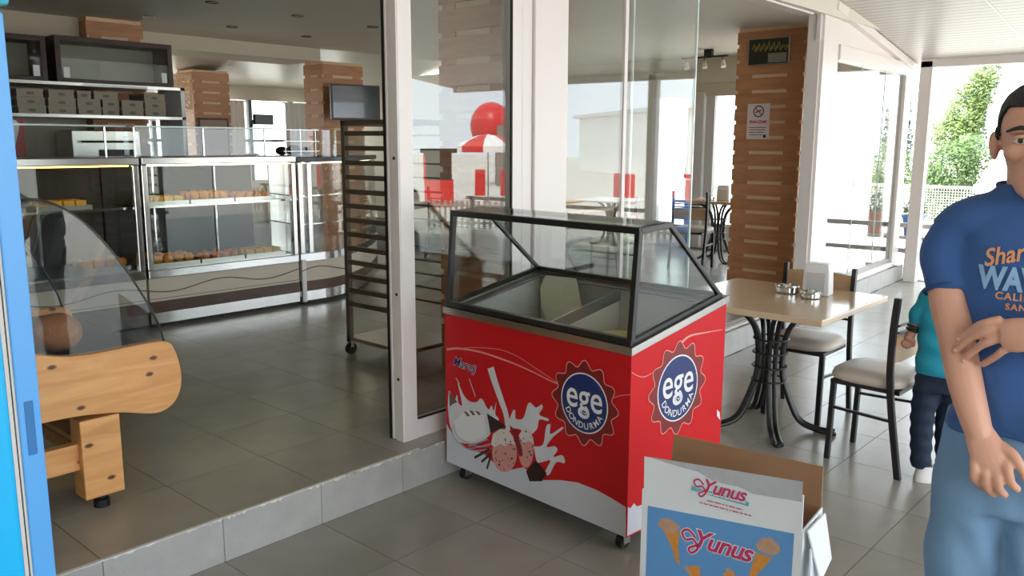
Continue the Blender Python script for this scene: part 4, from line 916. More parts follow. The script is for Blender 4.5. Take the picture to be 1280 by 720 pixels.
# table things
nh = thing('napkin_holder', 'white tapered napkin holder on the veranda table', 'napkin holder', (2.275, -1.435, TZ), R(8))
nm = MB(); nm.rings([[(x*k, y*k, z) for x, y in ((-.055, -.075), (.055, -.075), (.055, .075), (-.055, .075))] for k, z in ((1, 0), (.93, .14), (.86, .172), (.78, .18))]); nm.build('shell', M_white, nh, bevel=.006)
MB().box(-.058, -.05, -.05, .05, .02, .13).build('slot_plate', mat('holder_inset', (.80, .80, .80), rough=.5), nh)
for (x, y, s_), lab in (((2.21, -1.285, 1.0), 'round steel ashtray nearest the chair back on the veranda table'), ((2.13, -1.455, .82), 'small round steel ashtray in front of the napkin holder')):
    a = thing('ashtray', lab, 'ashtray', (x, y, TZ)); pr_ = [(.05, 0), (.062, .006), (.062, .034), (.066, .038), (.060, .040), (.056, .034), (.054, .01), (.02, .008)]
    MB().lathe([(r*s_, z*s_) for r, z in pr_], 28).build('bowl', M_chrome, a, smooth=40)
    for k in range(6): t = k*math.pi/3; MB().box(-.006, .006, -.012, .012, 0, .01).build('rest', M_chrome, a, loc=(.058*s_*math.cos(t), .058*s_*math.sin(t), .036*s_), rz=t)
# seating inside, seen through the opening and the panes
ti = make_table('cafe_table', 'square cafe table inside by the far door, with a napkin holder', (6.95, 1.72, 0), .8, .75, M_ttop, None, (45, 135, 225, 315))
nh2 = dup(nh, (6.86, 1.62, .75), R(20), 'white napkin holder on the table by the far door')
a2 = dup(bpy.data.objects['ashtray'], (6.78, 1.76, .75), 0, 'steel ashtray on the table by the far door')
dup(chB, (6.2, 1.62, 0), R(-85), 'beige seated cafe chair beside the table by the far door')
make_t2 = [dup(ti, (4.6, 2.3, 0), 0, 'square cafe table inside behind the frameless panes'), dup(ti, (5.5, 4.3, 0), 0, 'square cafe table deep inside beside the east wall')]
for k, (x, y, r_, lab) in enumerate(((3.95, 2.35, -90, 'beige seated chair facing the table behind the frameless panes'), (4.65, 1.65, 5, 'beige seated chair with its back to the frameless panes'), (4.6, 2.95, 180, 'beige seated chair beyond the table behind the frameless panes'), (4.85, 4.3, -90, 'beige seated chair at the table beside the east wall'))): dup(chB, (x, y, 0), R(r_), lab)

# ------------------------------------------------------------------ outside: ground, railing, plants, trees
M_ground = mat('pale_paving', (.78, .76, .73), rough=.8, var=.1, scale=1.5)
struct(MB().box(-60, 90, -90, 60, -.6, -.36).build('floor_street', M_ground))
struct(MB().box(-9.2, -6.0, -8.2, 0, ZL, 4.8).build('wall_shade_added', M_wall))  # unseen wall added behind the camera to shade the veranda
rl = thing('railing', 'grey two-bar railing closing the veranda end', 'railing', (8.2, 0, ZL))
for z in (.315, .62): MB().box(0, .045, -8, 1.8, z, z+.055).build('rail', M_rail, rl)
for y in (-7.9, -5.2, -2.6, -.15, 1.75): MB().box(0, .06, y, y+.06, 0, .675).build('railing_post', M_rail, rl)
# plant bench with pots beyond the railing
pbn = thing('plant_bench', 'low grey plank bench of flower pots beyond the railing', 'bench', (8.75, -.2, -.36))
for x in (0, .17): MB().box(x, x+.15, 0, 2.2, .60, .64).build('plank', M_rail, pbn)
for y in (.15, 2.0): MB().box(.02, .30, y, y+.06, 0, .60).build('trestle', M_rail, pbn)
M_leaf = mat('leaf_green', (.33, .43, .23), rough=.55, var=.45, scale=3); M_leafd = mat('leaf_dark', (.25, .34, .22), rough=.55, var=.4, scale=3); M_bark = mat('bark', (.38, .30, .23), rough=.9, var=.3, bump=.4)
M_leafy = mat('leaf_yellowgreen', (.42, .50, .27), rough=.55, var=.4, scale=3)
for m_ in (M_leaf, M_leafd, M_leafy):
    b = m_.node_tree.nodes['Principled BSDF']; b.inputs['Subsurface Weight'].default_value = 0
def leaves(name, parent, mt, blobs, n, size, seed=1):
    """many small leaf blades filling soft clumps"""
    rnd = random.Random(seed); mb = MB()
    tot = sum(b[3]*b[4]*b[5] for b in blobs)
    for b in blobs:
        for k in range(int(n*b[3]*b[4]*b[5]/tot)):
            while True:
                x, y, z = (rnd.uniform(-1, 1) for _ in range(3)); r2 = x*x+y*y+z*z
                if .15 < r2 < 1: break
            c = Vector((b[0]+x*b[3], b[1]+y*b[4], b[2]+z*b[5])); d = Vector((rnd.gauss(0, 1), rnd.gauss(0, 1), rnd.gauss(0, 1))).normalized(); e = d.orthogonal().normalized()
            s_ = size*rnd.uniform(.6, 1.3); f_ = d.cross(e)*s_*.12
            mb.add([c-d*s_, c+e*s_*.45+f_, c+d*s_, c-e*s_*.45+f_], [(0, 1, 2, 3)])
    me = bpy.data.meshes.new(name); me.from_pydata(mb.v, [], mb.f); me.materials.append(mt); o = link(name, me, parent); o['kind'] = 'stuff'; return o
pots = [((8.9, 0.05), (.30, .50, .74), .13, 'blue flower pot on the plank bench'), ((8.9, .5), (.72, .42, .25), .14, 'terracotta flower pot on the plank bench'), ((8.9, 1.0), (.85, .83, .80), .15, 'white flower pot on the plank bench'), ((8.9, 1.45), (.55, .52, .48), .13, 'grey flower pot at the end of the plank bench')]
for k, ((x, y), col, r_, lab) in enumerate(pots):
    p = thing('flower_pot', lab, 'pot', (x, y, .28)); MB().lathe([(r_*.7, 0), (r_, r_*1.8), (r_*1.1, r_*1.8), (r_*1.1, r_*2), (r_*.95, r_*2), (r_*.9, r_*1.7)], 20).build('pot', mat('pot_%d' % k, col, rough=.6), p, smooth=40)
    MB().lathe([(r_*.9, r_*1.75), (.01, r_*1.8)], 16).build('soil', M_bark, p); leaves('foliage', p, M_leafd, [(0, 0, r_*2.6, r_*1.1, r_*1.1, r_*1.1)], 160, .035, k)
def tree(name, label, x, y, z0, trunk_h, trunk_r, blobs, mt, n, size, seed, cat='tree', group=None):
    t = thing(name, label, cat, (x, y, z0), 0, group)
    MB().tube([(0, 0, 0), (.05, 0, trunk_h*.5), (0, .05, trunk_h)], [trunk_r, trunk_r*.8, trunk_r*.4], 8).build('trunk', M_bark, t, smooth=True)
    for k, b in enumerate(blobs[:4]): MB().tube([(0, 0, trunk_h*.5), (b[0]*.6, b[1]*.6, (trunk_h*.5+b[2])/2), (b[0], b[1], b[2])], [trunk_r*.4, trunk_r*.3, trunk_r*.15], 6).build('branch', M_bark, t)
    leaves('foliage', t, mt, blobs, n, size, seed); return t
def gp(px, d): q = dep(px, 300, d); return q.x, q.y
def hz(py, d): return 1.42+(183-py)*d/1054/math.cos(PITCH)
d = 20.; x, y = gp(1192, d); k = d/1054; z0 = -.36
tree('leafy_tree', 'tall bright leafy tree beyond the railing', x, y, z0, 2.0, .09, [(0, 0, hz(150, d)-z0, .45, .45, .75), (.1, -.25, hz(118, d)-z0, .35, .35, .6), (.2, -.35, hz(103, d)-z0, .28, .28, .45), (-.1, .2, hz(170, d)-z0, .5, .5, .5)], M_leafy, 5200, .05, 31)
x, y = gp(1205, d+2); tree('leafy_tree', 'thin dark tree growing against the bright leafy tree', x, y, z0, 2.2, .07, [(0, 0, hz(125, d)-z0, .28, .28, .8), (0, 0, hz(170, d)-z0, .3, .3, .7)], M_leafd, 2200, .05, 32)
x, y = gp(1181, 17); tree('garden_bush', 'large sunlit green bush behind the mesh fence', x, y, z0, 1.0, .06, [(0, 0, hz(215, 17)-z0, .6, .55, .6), (.1, -.3, hz(195, 17)-z0, .4, .4, .42), (-.1, .35, hz(235, 17)-z0, .45, .45, .5), (0, -.1, .5, .7, .6, .45)], M_leaf, 7000, .045, 33, 'bush')
x, y = gp(1111, 24); tree('cypress', 'slim pointed cypress seen through the far window', x, y, z0, 1.4, .07, [(0, 0, hz(180, 24)-z0, .42, .42, .8), (0, 0, hz(150, 24)-z0, .34, .34, .7), (0, 0, hz(122, 24)-z0, .22, .22, .6), (0, 0, hz(105, 24)-z0, .1, .1, .45)], M_leafd, 3800, .05, 34)
x, y = gp(1108, 21); tree('garden_bush', 'round green bush below the cypress', x, y, z0, .8, .06, [(0, 0, hz(215, 21)-z0, .55, .5, .75), (0, .2, hz(240, 21)-z0, .6, .6, .6)], M_leaf, 3600, .05, 35, 'bush')
x, y = gp(1061, 12); tree('potted_tree', 'small potted fir seen through the far window', x, y, z0, .9, .03, [(0, 0, 1.0, .2, .2, .35), (0, 0, 1.3, .1, .1, .3)], M_leafd, 900, .03, 36, 'plant')
mf = thing('mesh_fence', 'white wire mesh fence before the garden bushes', 'fence', (15.0, 0, -.36))
M_wire = mat('white_wire', (.82, .82, .80), rough=.5)
for y in (-6, -4, -2, 0, 2, 4): MB().box(-.03, .03, y, y+.06, 0, 1.0).build('fence_post', M_wire, mf)
wire = MB()
for k in range(14): wire.box(-.004, .004, -6, 4.06, .3+k*.05, .306+k*.05)
for k in range(200): wire.box(-.004, .004, -6+k*.05, -5.994+k*.05, .3, .96)
o = wire.build('wire_mesh', M_wire, mf); o['kind'] = 'stuff'
for z in (.28, .97): MB().box(-.02, .02, -6, 4.06, z, z+.04).build('fence_rail', M_wire, mf)

# ------------------------------------------------------------------ the street the panes reflect: kiosks, sunshade, counters, tables
def mirror(p, o, nrm): return p-nrm*(2*(p-o).dot(nrm))
def refl(px, py, dd, win=1):
    p = dep(px, py, dd); return mirror(p, Vector((0, -.323, 0)), Vector((0, 1, 0))) if win == 1 else mirror(p, FO+FN*.1, FN)
M_cred = mat('kiosk_red', (.80, .12, .16), rough=.4); M_cw = mat('kiosk_white', (.92, .91, .90), rough=.5)
def face_cam(p): return math.atan2(-(CAM.x-p.x), -(CAM.y+.6-p.y))*0+math.atan2(p.y-(-4), p.x-(-2))-math.pi/2
p = refl(610, 190, 26); um = thing('sunshade', 'red and white segmented sunshade on the street', 'sunshade', (p.x, p.y, -.36), R(10))
MB().tube([(0, 0, 0), (0, 0, 2.0)], .025, 8).build('pole', M_steel, um); MB().lathe([(.3, 0), (.3, .05), (.05, .1)], 16).build('base', M_cw, um)
for k in range(8):
    a0, a1 = k*math.pi/4, (k+1)*math.pi/4; m = MB(); rs = []
    P = [(0, 2.05), (.35, 2.0), (.7, 1.86), (.98, 1.68), (.98, 1.5)]
    vs = [(r*math.cos(a), r*math.sin(a), z) for r, z in P for a in (a0, (a0+a1)/2, a1)]; m.add(vs, [(3*i+j, 3*i+j+1, 3*i+j+4, 3*i+j+3) for i in range(len(P)-1) for j in range(2)]); m.build('canopy_panel', M_cred if k % 2 else M_cw, um)
p = refl(614, 158, 36); aw = thing('dome_awning', 'red half-dome awning over a shop front across the street', 'awning', (p.x, p.y, -.36), R(-45)+0)
m = MB(); m.ell((0, 0, 2.5), 1.15, .9, 1.0, 20, 12); m.build('dome', M_cred, aw, smooth=True); MB().box(-1.1, 1.1, .2, .9, 0, 2.5).build('shop_front', mat('grey_shop_front', (.50, .47, .44), rough=.7), aw)
p = refl(549, 215, 24); ki = thing('street_kiosk', 'red street kiosk with a dark roof', 'kiosk', (p.x, p.y, -.36), R(-45))
MB().box(-.5, .5, -.4, .4, 0, .75).build('counter', M_cred, ki); MB().box(-.45, .45, -.35, .35, .75, 1.5).build('cabin', M_dark, ki); MB().box(-.6, .6, -.5, .5, 1.5, 1.62).build('roof', M_dark, ki)
for s_ in (-1, 1): MB().box(s_*.47-.03, s_*.47+.03, -.42, -.36, .75, 1.5).build('corner_post', M_cred, ki)
for k, (px, wd, dd, wn2, lab) in enumerate(((600, .7, 25, 1, 'low red street counter beside the segmented sunshade'), (632, .7, 25, 1, 'low red street counter under the dome awning'), (683, .95, 18, 2, 'red street bench with a solid back'), (780, .8, 22, 2, 'red street banner stand beside the pale building'), (848, .9, 22, 2, 'red street banner stand with a white roundel'))):
    p = refl(px, 225, dd, wn2); o = thing('street_counter', lab, 'counter', (p.x, p.y, -.36), R(-45)); MB().box(-wd/2, wd/2, -.15, .15, .25, 1.0).build('panel', M_cred, o); MB().box(-wd/2, wd/2, -.1, .1, 0, .25).build('base', M_cw, o)
    q = flat_print('roundel', M_cw, o, [(circle2(0, .62, .2, n=20), None)], lambda u, v, d: (u, .15+d, v), .003)
pf = [refl(535, 290, 17.5), refl(645, 290, 17.)]; dv = pf[1]-pf[0]
fc = thing('picket_fence', 'grey picket fence across the street pavement', 'fence', (pf[0].x, pf[0].y, -.36), math.atan2(dv.y, dv.x)); Lp = dv.xy.length
M_pick = mat('picket_grey', (.62, .60, .57), rough=.6)
for k in range(int(Lp/.12)): MB().box(k*.12, k*.12+.05, -.01, .01, .05, .62).build('picket', M_pick, fc)
for z in (.15, .5): MB().box(0, Lp, .01, .03, z, z+.04).build('fence_rail', M_pick, fc)
for k, (px, py, dd, lab) in enumerate(((680, 247, 14.5, 'yellow topped garden table on the pavement'), (765, 250, 15., 'white clothed garden table on the pavement'))):
    p = refl(px, py, dd, 2); m_ = mat('yellow_table_top', (.83, .64, .36), rough=.4) if k == 0 else M_cw
    make_table('garden_table', lab, (p.x, p.y, -.36), 1.0, .8, m_, None, (45, 135, 225, 315))
p = refl(840, 265, 12.5, 2); wb_ = thing('water_barrel', 'blue plastic water barrel on the pavement', 'barrel', (p.x, p.y, -.36)); MB().lathe([(.24, 0), (.27, .1), (.27, .45), (.25, .47), (.27, .5), (.27, .85), (.2, .95), (.08, 1.0)], 20).build('drum', mat('barrel_blue', (.18, .42, .75), rough=.4), wb_, smooth=40)
MB().tube([(.05, .05, .98), (.05, .05, 1.03)], .04, 10).build('cap', M_white, wb_)
p = refl(780, 190, 48, 2); hb = thing('street_building', 'pale low building across the street', 'building', (p.x, p.y, -.36), R(-48))
MB().box(-9, 9, 0, 5, 0, 3.4).build('walls', mat('pale_render', (.95, .95, .94), rough=.8), hb); MB().box(-9.3, 9.3, -.4, 5.3, 3.4, 3.6).build('roof', mat('roof_grey', (.85, .85, .85), rough=.8), hb)
for k in range(6): MB().box(-8+2.8*k, -6.8+2.8*k, 4.98, 5.02, 1.0, 2.3).build('window', mat('grey_glass', (.40, .45, .48), rough=.2), hb)
# ------------------------------------------------------------------ people
M_skin = mat('skin', (.80, .60, .51), rough=.5, var=.10, scale=9, bump=.06, bscale=60)
M_skinc = mat('child_skin', (.74, .55, .47), rough=.5, var=.08, scale=9)
for m_ in (M_skin, M_skinc):
    b = m_.node_tree.nodes['Principled BSDF']; b.inputs['Subsurface Weight'].default_value = .12; b.inputs['Subsurface Radius'].default_value = (.02, .008, .004); b.inputs['Subsurface Scale'].default_value = .5
M_hair = mat('dark_hair', (.13, .12, .12), rough=.6, var=.35, scale=120, bump=.5, bscale=160)
M_shirt = mat('blue_tshirt', (.18, .33, .55), rough=.85, var=.07, scale=6, bump=.25, bscale=9, sheen=.1)
M_collar = mat('blue_tshirt_rib', (.14, .27, .48), rough=.85, var=.07)
M_jean = mat('washed_jeans', (.42, .55, .68), rough=.8, var=.28, scale=5, bump=.15, bscale=14)
M_teal2 = mat('teal_jacket', (.10, .58, .68), rough=.7, var=.08, scale=6, bump=.3, bscale=12)
M_djean = mat('dark_jeans', (.09, .15, .24), rough=.8, var=.25, scale=8, bump=.2, bscale=18)
M_sole = mat('white_shoe', (.88, .87, .86), rough=.5, var=.05)
M_or = mat('orange_tee_print', (.80, .56, .40), rough=.8, var=.2, scale=60); M_lb = mat('pale_blue_tee_print', (.52, .66, .80), rough=.8, var=.25, scale=60)
class Figure:
    def __init__(s, px, py, d):
        s.c = dep(px, py, d); s.c = Vector((s.c.x, s.c.y, ZL)); v = (s.c-CAM); v.z = 0; v.normalize(); s.away = v; s.right = Vector((v.y, -v.x, 0)); s.rz = math.atan2(s.right.y, s.right.x)
    def P(s, px, py, yo=0.):
        """local point seen at a pixel, yo metres behind the figure's mid plane (negative is nearer)"""
        q = plane_px(px, py, s.c+s.away*yo, s.away)-s.c; return Vector((q.dot(s.right), q.dot(s.away), q.z))
def sring(cx, cy, z, hw, f, b, n=28, e=.85):
    """horizontal ring: half width hw, front y f, back y b"""
    m = (f+b)/2+cy; h = (b-f)/2; out = []
    for i in range(n):
        a = 2*math.pi*i/n; c, q = math.cos(a), math.sin(a); out.append((cx+hw*math.copysign(abs(c)**e, c), m+h*math.copysign(abs(q)**e, q), z))
    return out
def limb(mb, pts, rad, n=14, flat=1., up=None, sub=4):
    P = smooth_pts([tuple(p)+(r,) for p, r in zip(pts, rad)], sub); mb.tube([p[:3] for p in P], [p[3] for p in P], n, flat=flat, up=up); return mb
def ball(mb, c, r): mb.ell(c, r, r, r, 12, 9)
def finger(mb, pts, r0, r1):
    k = len(pts); limb(mb, pts, [r0+(r1-r0)*i/(k-1) for i in range(k)], 10, sub=4); ball(mb, pts[-1], r1*1.02); ball(mb, pts[0], r0)

fm = Figure(1306, 183, 1.8); P = fm.P
man = thing('person', 'man in a printed blue t-shirt and washed jeans holding his forearm', 'person', tuple(fm.c), fm.rz)
sk = MB()
HX = P(1300, 183).x; ZC = 1.487; HH = .245
prof = [(.0, .018, -.082, -.050), (.05, .033, -.094, -.025), (.13, .045, -.097, .01), (.22, .053, -.096, .045), (.33, .062, -.097, .07), (.45, .070, -.095, .088), (.52, .0735, -.091, .095), (.60, .077, -.096, .099), (.70, .078, -.094, .101), (.80, .074, -.084, .096), (.88, .064, -.068, .083), (.95, .045, -.042, .058), (.99, .02, -.01, .025)]
sk.rings([sring(HX, 0, ZC+HH*a, w_, f, b, 32, .92) for a, w_, f, b in prof])
limb(sk, [(HX, -.094, ZC+HH*.54), (HX, -.104, ZC+HH*.45), (HX, -.115, ZC+HH*.36)], [.010, .012, .016], 10); ball(sk, (HX, -.112, ZC+HH*.345), .016)
for s_ in (-1, 1):
    ball(sk, (HX+s_*.016, -.100, ZC+HH*.335), .011)
    sk.ell((HX+s_*.040, -.074, ZC+HH*.40), .026, .024, .022)                       # cheek
    limb(sk, [(HX+s_*.012, -.098, ZC+HH*.585), (HX+s_*.035, -.096, ZC+HH*.60), (HX+s_*.058, -.080, ZC+HH*.575)], [.008, .010, .008], 8)   # brow
    sk.ell((HX+s_*.083, .008, ZC+HH*.455), .009, .018, .032)                        # ear
    limb(sk, [(HX+s_*.085, .0, ZC+HH*.36), (HX+s_*.092, .018, ZC+HH*.42), (HX+s_*.094, .022, ZC+HH*.52), (HX+s_*.088, .004, ZC+HH*.575)], [.005, .005, .005, .005], 6)
sk.ell((HX, -.096, ZC+HH*.215), .026, .011, .008); sk.ell((HX, -.094, ZC+HH*.165), .023, .012, .008); sk.ell((HX, -.082, ZC+HH*.05), .024, .018, .018)
limb(sk, [(0, .022, 1.40), (HX*.5, .016, 1.48), (HX, .008, 1.56)], [.075, .060, .058], 18)
sk.rings([sring(0, 0, z, w_, f, b) for z, w_, f, b in ((1.2, .06, -.03, .05), (1.3, .10, -.05, .07), (1.40, .13, -.05, .07), (1.44, .09, -.04, .06))])
# right arm (hangs down)
SH = P(1190, 296, .0); E0 = P(1187, 365, -.035); E1 = P(1197, 425, -.075); E2 = P(1207, 480, -.105); E3 = P(1222, 536, -.13)
limb(sk, [(-.12, .01, 1.39), SH, E0, E1, E2, E3, P(1228, 552, -.135)], [.045, .046, .045, .039, .036, .029, .020], 18)
H1 = P(1238, 572, -.147)
limb(sk, [E3, P(1229, 552, -.14), H1, P(1242, 586, -.148)], [.028, .034, .037, .031], 16, flat=.55, up=tuple(fm.right*0+Vector((1, 0, 0))))
for (kx, ky), (mx_, my_), (tx, ty), r_ in (((1218, 577), (1218, 598), (1228, 609), .0096), ((1231, 584), (1233, 608), (1241, 617), .0102), ((1245, 587), (1249, 611), (1255, 618), .0102), ((1258, 581), (1264, 604), (1271, 611), .0098)):
    finger(sk, [P(kx, ky, -.155), P((kx+mx_)/2, (ky+my_)/2, -.163), P(mx_, my_, -.155), P(tx, ty, -.128)], r_*1.1, r_*.9)
finger(sk, [P(1252, 558, -.14), P(1266, 568, -.15), P(1276, 584, -.152), P(1282, 596, -.146)], .0125, .0095)
# left arm crossing to hold the right forearm
LE = Vector((.265, -.02, 1.13)); LW = P(1304, 417, -.175); LP = P(1270, 419, -.168)
limb(sk, [(.13, .01, 1.40), (.205, .005, 1.36), (.245, -.0, 1.24), LE, (LE+LW)/2+Vector((0, -.015, -.005)), LW], [.06, .054, .046, .042, .040, .029], 18)
limb(sk, [LW, P(1288, 417, -.175), LP, P(1253, 419, -.160)], [.028, .033, .037, .033], 16, flat=.5, up=(0, 0, 1))
for (kx, ky), (mx_, my_), (tx, ty), r_ in (((1248, 400), (1221, 408), (1199, 424), .0088), ((1245, 411), (1216, 421), (1195, 437), .0094), ((1249, 423), (1223, 434), (1205, 449), .0092), ((1260, 435), (1244, 446), (1229, 455), .0084)):
    finger(sk, [P(kx, ky, -.160), P((kx+mx_)/2, (ky+my_)/2-1, -.160), P(mx_, my_, -.148), P(tx, ty, -.122)], r_*1.1, r_*.9)
finger(sk, [P(1272, 410, -.15), P(1254, 406, -.12), P(1236, 407, -.08), P(1222, 410, -.05)], .0125, .0095)
body = remeshed(sk, .0034, 'body', M_skin, 3, .5); bo = link('body', body, man)
# nails
M_nail = mat('nail', (.80, .62, .56), rough=.3)
for (tx, ty) in ((1199, 424), (1195, 438), (1205, 451)):
    q = P(tx, ty, -.1300); MB().ell((q.x-.001, q.y, q.z), .0055, .0025, .0045, 10, 7).build('fingernail', M_nail, bo, smooth=True)
# hair: the scalp lifted by a few millimetres
hb_ = MB(); hmap = {}; fs_ = []
def in_hair(c):
    f = (c.z-ZC)/HH; y = c.y
    if y < -.05: return f > .775
    if y < .0: return f > .775-(y+.05)/.05*.27 and True
    if y < .03: return f > .56
    return f > .25
for p in body.polygons:
    c = p.center
    if c.z > ZC+.05 and in_hair(c) and abs(c.x-HX) < .0815: fs_.append(p.vertices[:])
for f in fs_:
    for v in f:
        if v not in hmap:
            hmap[v] = len(hb_.v); q = body.vertices[v]; hb_.v.append(tuple(q.co+q.normal*.0065))
    hb_.f.append(tuple(hmap[v] for v in f))
hm = bpy.data.meshes.new('hair'); hm.from_pydata(hb_.v, [], hb_.f); hm.materials.append(M_hair)
for p in hm.polygons: p.use_smooth = True
ho = link('hair', hm, man); sd_ = ho.modifiers.new('s', 'SOLIDIFY'); sd_.thickness = .006; sd_.offset = -1
for s_ in (-1, 1):
    e = MB().ell((HX+s_*.0335, -.0870, ZC+HH*.50), .0155, .010, .0085, 14, 9).build('eye', mat('eye_white', (.82, .79, .77), rough=.2), man, smooth=True)
    MB().ell((HX+s_*.0335-.001, -.0948, ZC+HH*.50), .0062, .003, .0062, 12, 7).build('iris', mat('iris_brown', (.12, .08, .06), rough=.15), e, smooth=True)
    limb(MB(), [(HX+s_*.016, -.0955, ZC+HH*.515), (HX+s_*.033, -.0985, ZC+HH*.535), (HX+s_*.050, -.090, ZC+HH*.515)], [.003, .0045, .003], 8).build('eyelid', M_skin, man, smooth=True)
    limb(MB(), [(HX+s_*.013, -.1055, ZC+HH*.575), (HX+s_*.036, -.1065, ZC+HH*.605), (HX+s_*.062, -.090, ZC+HH*.575)], [.003, .0048, .0025], 8, flat=.6).build('eyebrow', M_hair, man, smooth=True)
MB().ell((HX, -.1045, ZC+HH*.19), .022, .004, .003, 12, 7).build('mouth_line', mat('lip', (.50, .28, .26), rough=.5), man, smooth=True)
# t-shirt
sh_ = MB()
sh_.rings([sring(cx, 0, z, w_, f, b, 32, .8) for z, cx, w_, f, b in ((.965, .012, .148, -.105, .12), (1.0, .012, .146, -.108, .122), (1.08, .012, .136, -.108, .12), (1.17, .01, .134, -.112, .118), (1.27, .006, .142, -.116, .12), (1.35, 0, .152, -.110, .118), (1.42, 0, .145, -.088, .105), (1.462, 0, .118, -.062, .09), (1.492, HX*.5, .092, -.050, .085), (1.516, HX*.8, .072, -.042, .080))])
SE = P(1187, 364, -.034)
limb(sh_, [(-.06, .008, 1.435), (-.11, .006, 1.42), SH+Vector((.008, 0, .006)), P(1184, 325, -.014), SE], [.070, .070, .060, .055, .053], 20)
limb(sh_, [(.06, .008, 1.435), (.11, .006, 1.42), (.18, .005, 1.375), (.225, 0, 1.29), (.245, 0, 1.225)], [.07, .07, .060, .057, .056], 20)
shirt = remeshed(sh_, .007, 't_shirt', M_shirt, 6, .5)
for v in shirt.vertices:                                   # folds
    x, y, z = v.co; k = max(0, min(1, (1.36-z)/.3)); a = .0055*k*math.sin(26*z+9*x+3*math.sin(7*x+4*y))+.0035*k*math.sin(40*x-14*z); g = max(0, min(1, (-x-.09)/.05)); a += .0045*g*math.sin(38*(z+.7*x)+6*y)*(1 if z < 1.43 else .3); v.co += v.normal*a
so = link('t_shirt', shirt, man)
cz = [(HX*.8+.070*math.cos(a), .018+.062*math.sin(a), 1.514-.034*max(0, -math.sin(a))) for a in [2*math.pi*i/28 for i in range(28)]]
MB().tube(cz, .008, 8, closed=True).build('collar', M_collar, so, smooth=True)
d_ = (E1-E0).normalized(); u_ = d_.orthogonal().normalized(); v_ = d_.cross(u_)
MB().tube([SE-d_*.006+u_*.0525*math.cos(a)+v_*.0525*math.sin(a) for a in [2*math.pi*i/28 for i in range(28)]], .004, 6, closed=True).build('sleeve_hem', M_collar, so, smooth=True)
bv = BVHTree.FromPolygons([v.co.copy() for v in shirt.vertices], [tuple(p.vertices) for p in shirt.polygons])
def tee_text(txt, px, py, size, mt, rot=0., shear=0., off=0., spacing=1., arc=0., width=1.):
    vs, fs = text_mesh(txt, size, offset=off, shear=shear, spacing=spacing, align='LEFT', res=3, width=width); q = P(px, py, -.13); bm = bmesh.new()
    V = [bm.verts.new((x, y, 0)) for x, y in vs]
    for f in fs:
        try: bm.faces.new([V[i] for i in f])
        except ValueError: pass
    bmesh.ops.triangulate(bm, faces=bm.faces); bmesh.ops.subdivide_edges(bm, edges=[e for e in bm.edges if e.calc_length() > size*.25], cuts=2)
    for v in bm.verts:
        x, y = v.co.x, v.co.y; y += arc*x*x; X = q.x+x*math.cos(rot)-y*math.sin(rot); Z = q.z+x*math.sin(rot)+y*math.cos(rot)
        h = bv.ray_cast(Vector((X, -.6, Z)), Vector((0, 1, 0))); v.co = (X, (h[0].y if h[0] else -.13)-.0035, Z)
    me = bpy.data.meshes.new('chest_lettering'); bm.to_mesh(me); bm.free(); me.materials.append(mt); return link('chest_lettering', me, so)
tee_text('Shared', 1227, 326, .050, M_or, R(15), .35, .0010, width=.85)
tee_text('WAVES', 1222, 349, .066, M_lb, 0, 0, .0030, .98, width=.72)
tee_text('CALIFORNIA', 1243, 371, .0215, M_or, 0, 0, .0006, 1.15)
tee_text('SAN', 1256, 385, .019, M_or, 0, 0, .0006, 1.15)
# jeans and shoes
jn = MB()
jn.rings([sring(0, 0, z, w_, f, b, 30, .85) for z, w_, f, b in ((.78, .150, -.09, .11), (.86, .152, -.092, .115), (.94, .146, -.092, .11), (1.0, .135, -.085, .10))])
for s_ in (-1, 1): limb(jn, [(s_*.072, .005, .84), (s_*.078, 0, .65), (s_*.085, 0, .48), (s_*.09, .01, .28), (s_*.095, .01, .07)], [.084, .080, .070, .064, .062], 18)
jeans = remeshed(jn, .009, 'jeans', M_jean, 5, .5)
for v in jeans.vertices:
    x, y, z = v.co; v.co += v.normal*(.004*math.sin(34*z+8*math.sin(11*x)+5*y)*(.4+.6*(z < .75)))
link('jeans', jeans, man)
for s_ in (-1, 1):
    sh2 = MB(); sh2.rings([sring(s_*.105, 0, z, .048*k, -.19*k, .09*k, 20, .8) for z, k in ((.0, .96), (.02, 1), (.05, .95), (.075, .7))]); sh2.build('shoe', M_blackpl, man, smooth=50)

# the child by the chair
fc_ = Figure(1186, 420, 3.96); Q = fc_.P
kid = thing('person', 'child in a teal jacket, dark jeans and white shoes gripping the chair', 'person', tuple(fc_.c), fc_.rz)
ks = MB(); zs = Q(1186, 352).z; hx = Q(1192, 300).x; hz_ = zs+.19
ks.ell((hx, 0, hz_), .075, .085, .10, 20, 14); limb(ks, [(0, .01, zs-.03), (hx, .005, hz_-.07)], [.045, .04], 12); ball(ks, (hx, -.088, hz_-.015), .012)
for s_ in (-1, 1): ks.ell((hx+s_*.077, .01, hz_-.01), .008, .014, .022)
ks.rings([sring(0, 0, z, w_, f, b) for z, w_, f, b in ((.48, .10, -.06, .06), (zs-.06, .11, -.06, .06), (zs-.01, .07, -.04, .04))])
cS, cE, cW, cH = Q(1166, 368, .0), Q(1148, 394, .0), Q(1141, 413, .0), Q(1135, 424, .0)
limb(ks, [(-.06, 0, zs-.05), cS, cE, cW, cH], [.04, .036, .03, .022, .024], 12)
for k, (dx, dy) in enumerate(((-5, 4), (-2, 7), (2, 8), (6, 7))): finger(ks, [Q(1134+dx*.6, 425, .0), Q(1133+dx, 426+dy*.6, -.004), Q(1132+dx*.9, 427+dy, .0)], .0085, .007)
finger(ks, [Q(1139, 422, -.012), Q(1143, 427, -.016), Q(1142, 433, -.014)], .009, .007)
oS, oE, oW = Vector((.13, 0, zs-.06)), Vector((.165, .0, zs-.24)), Vector((.12, -.08, zs-.38))
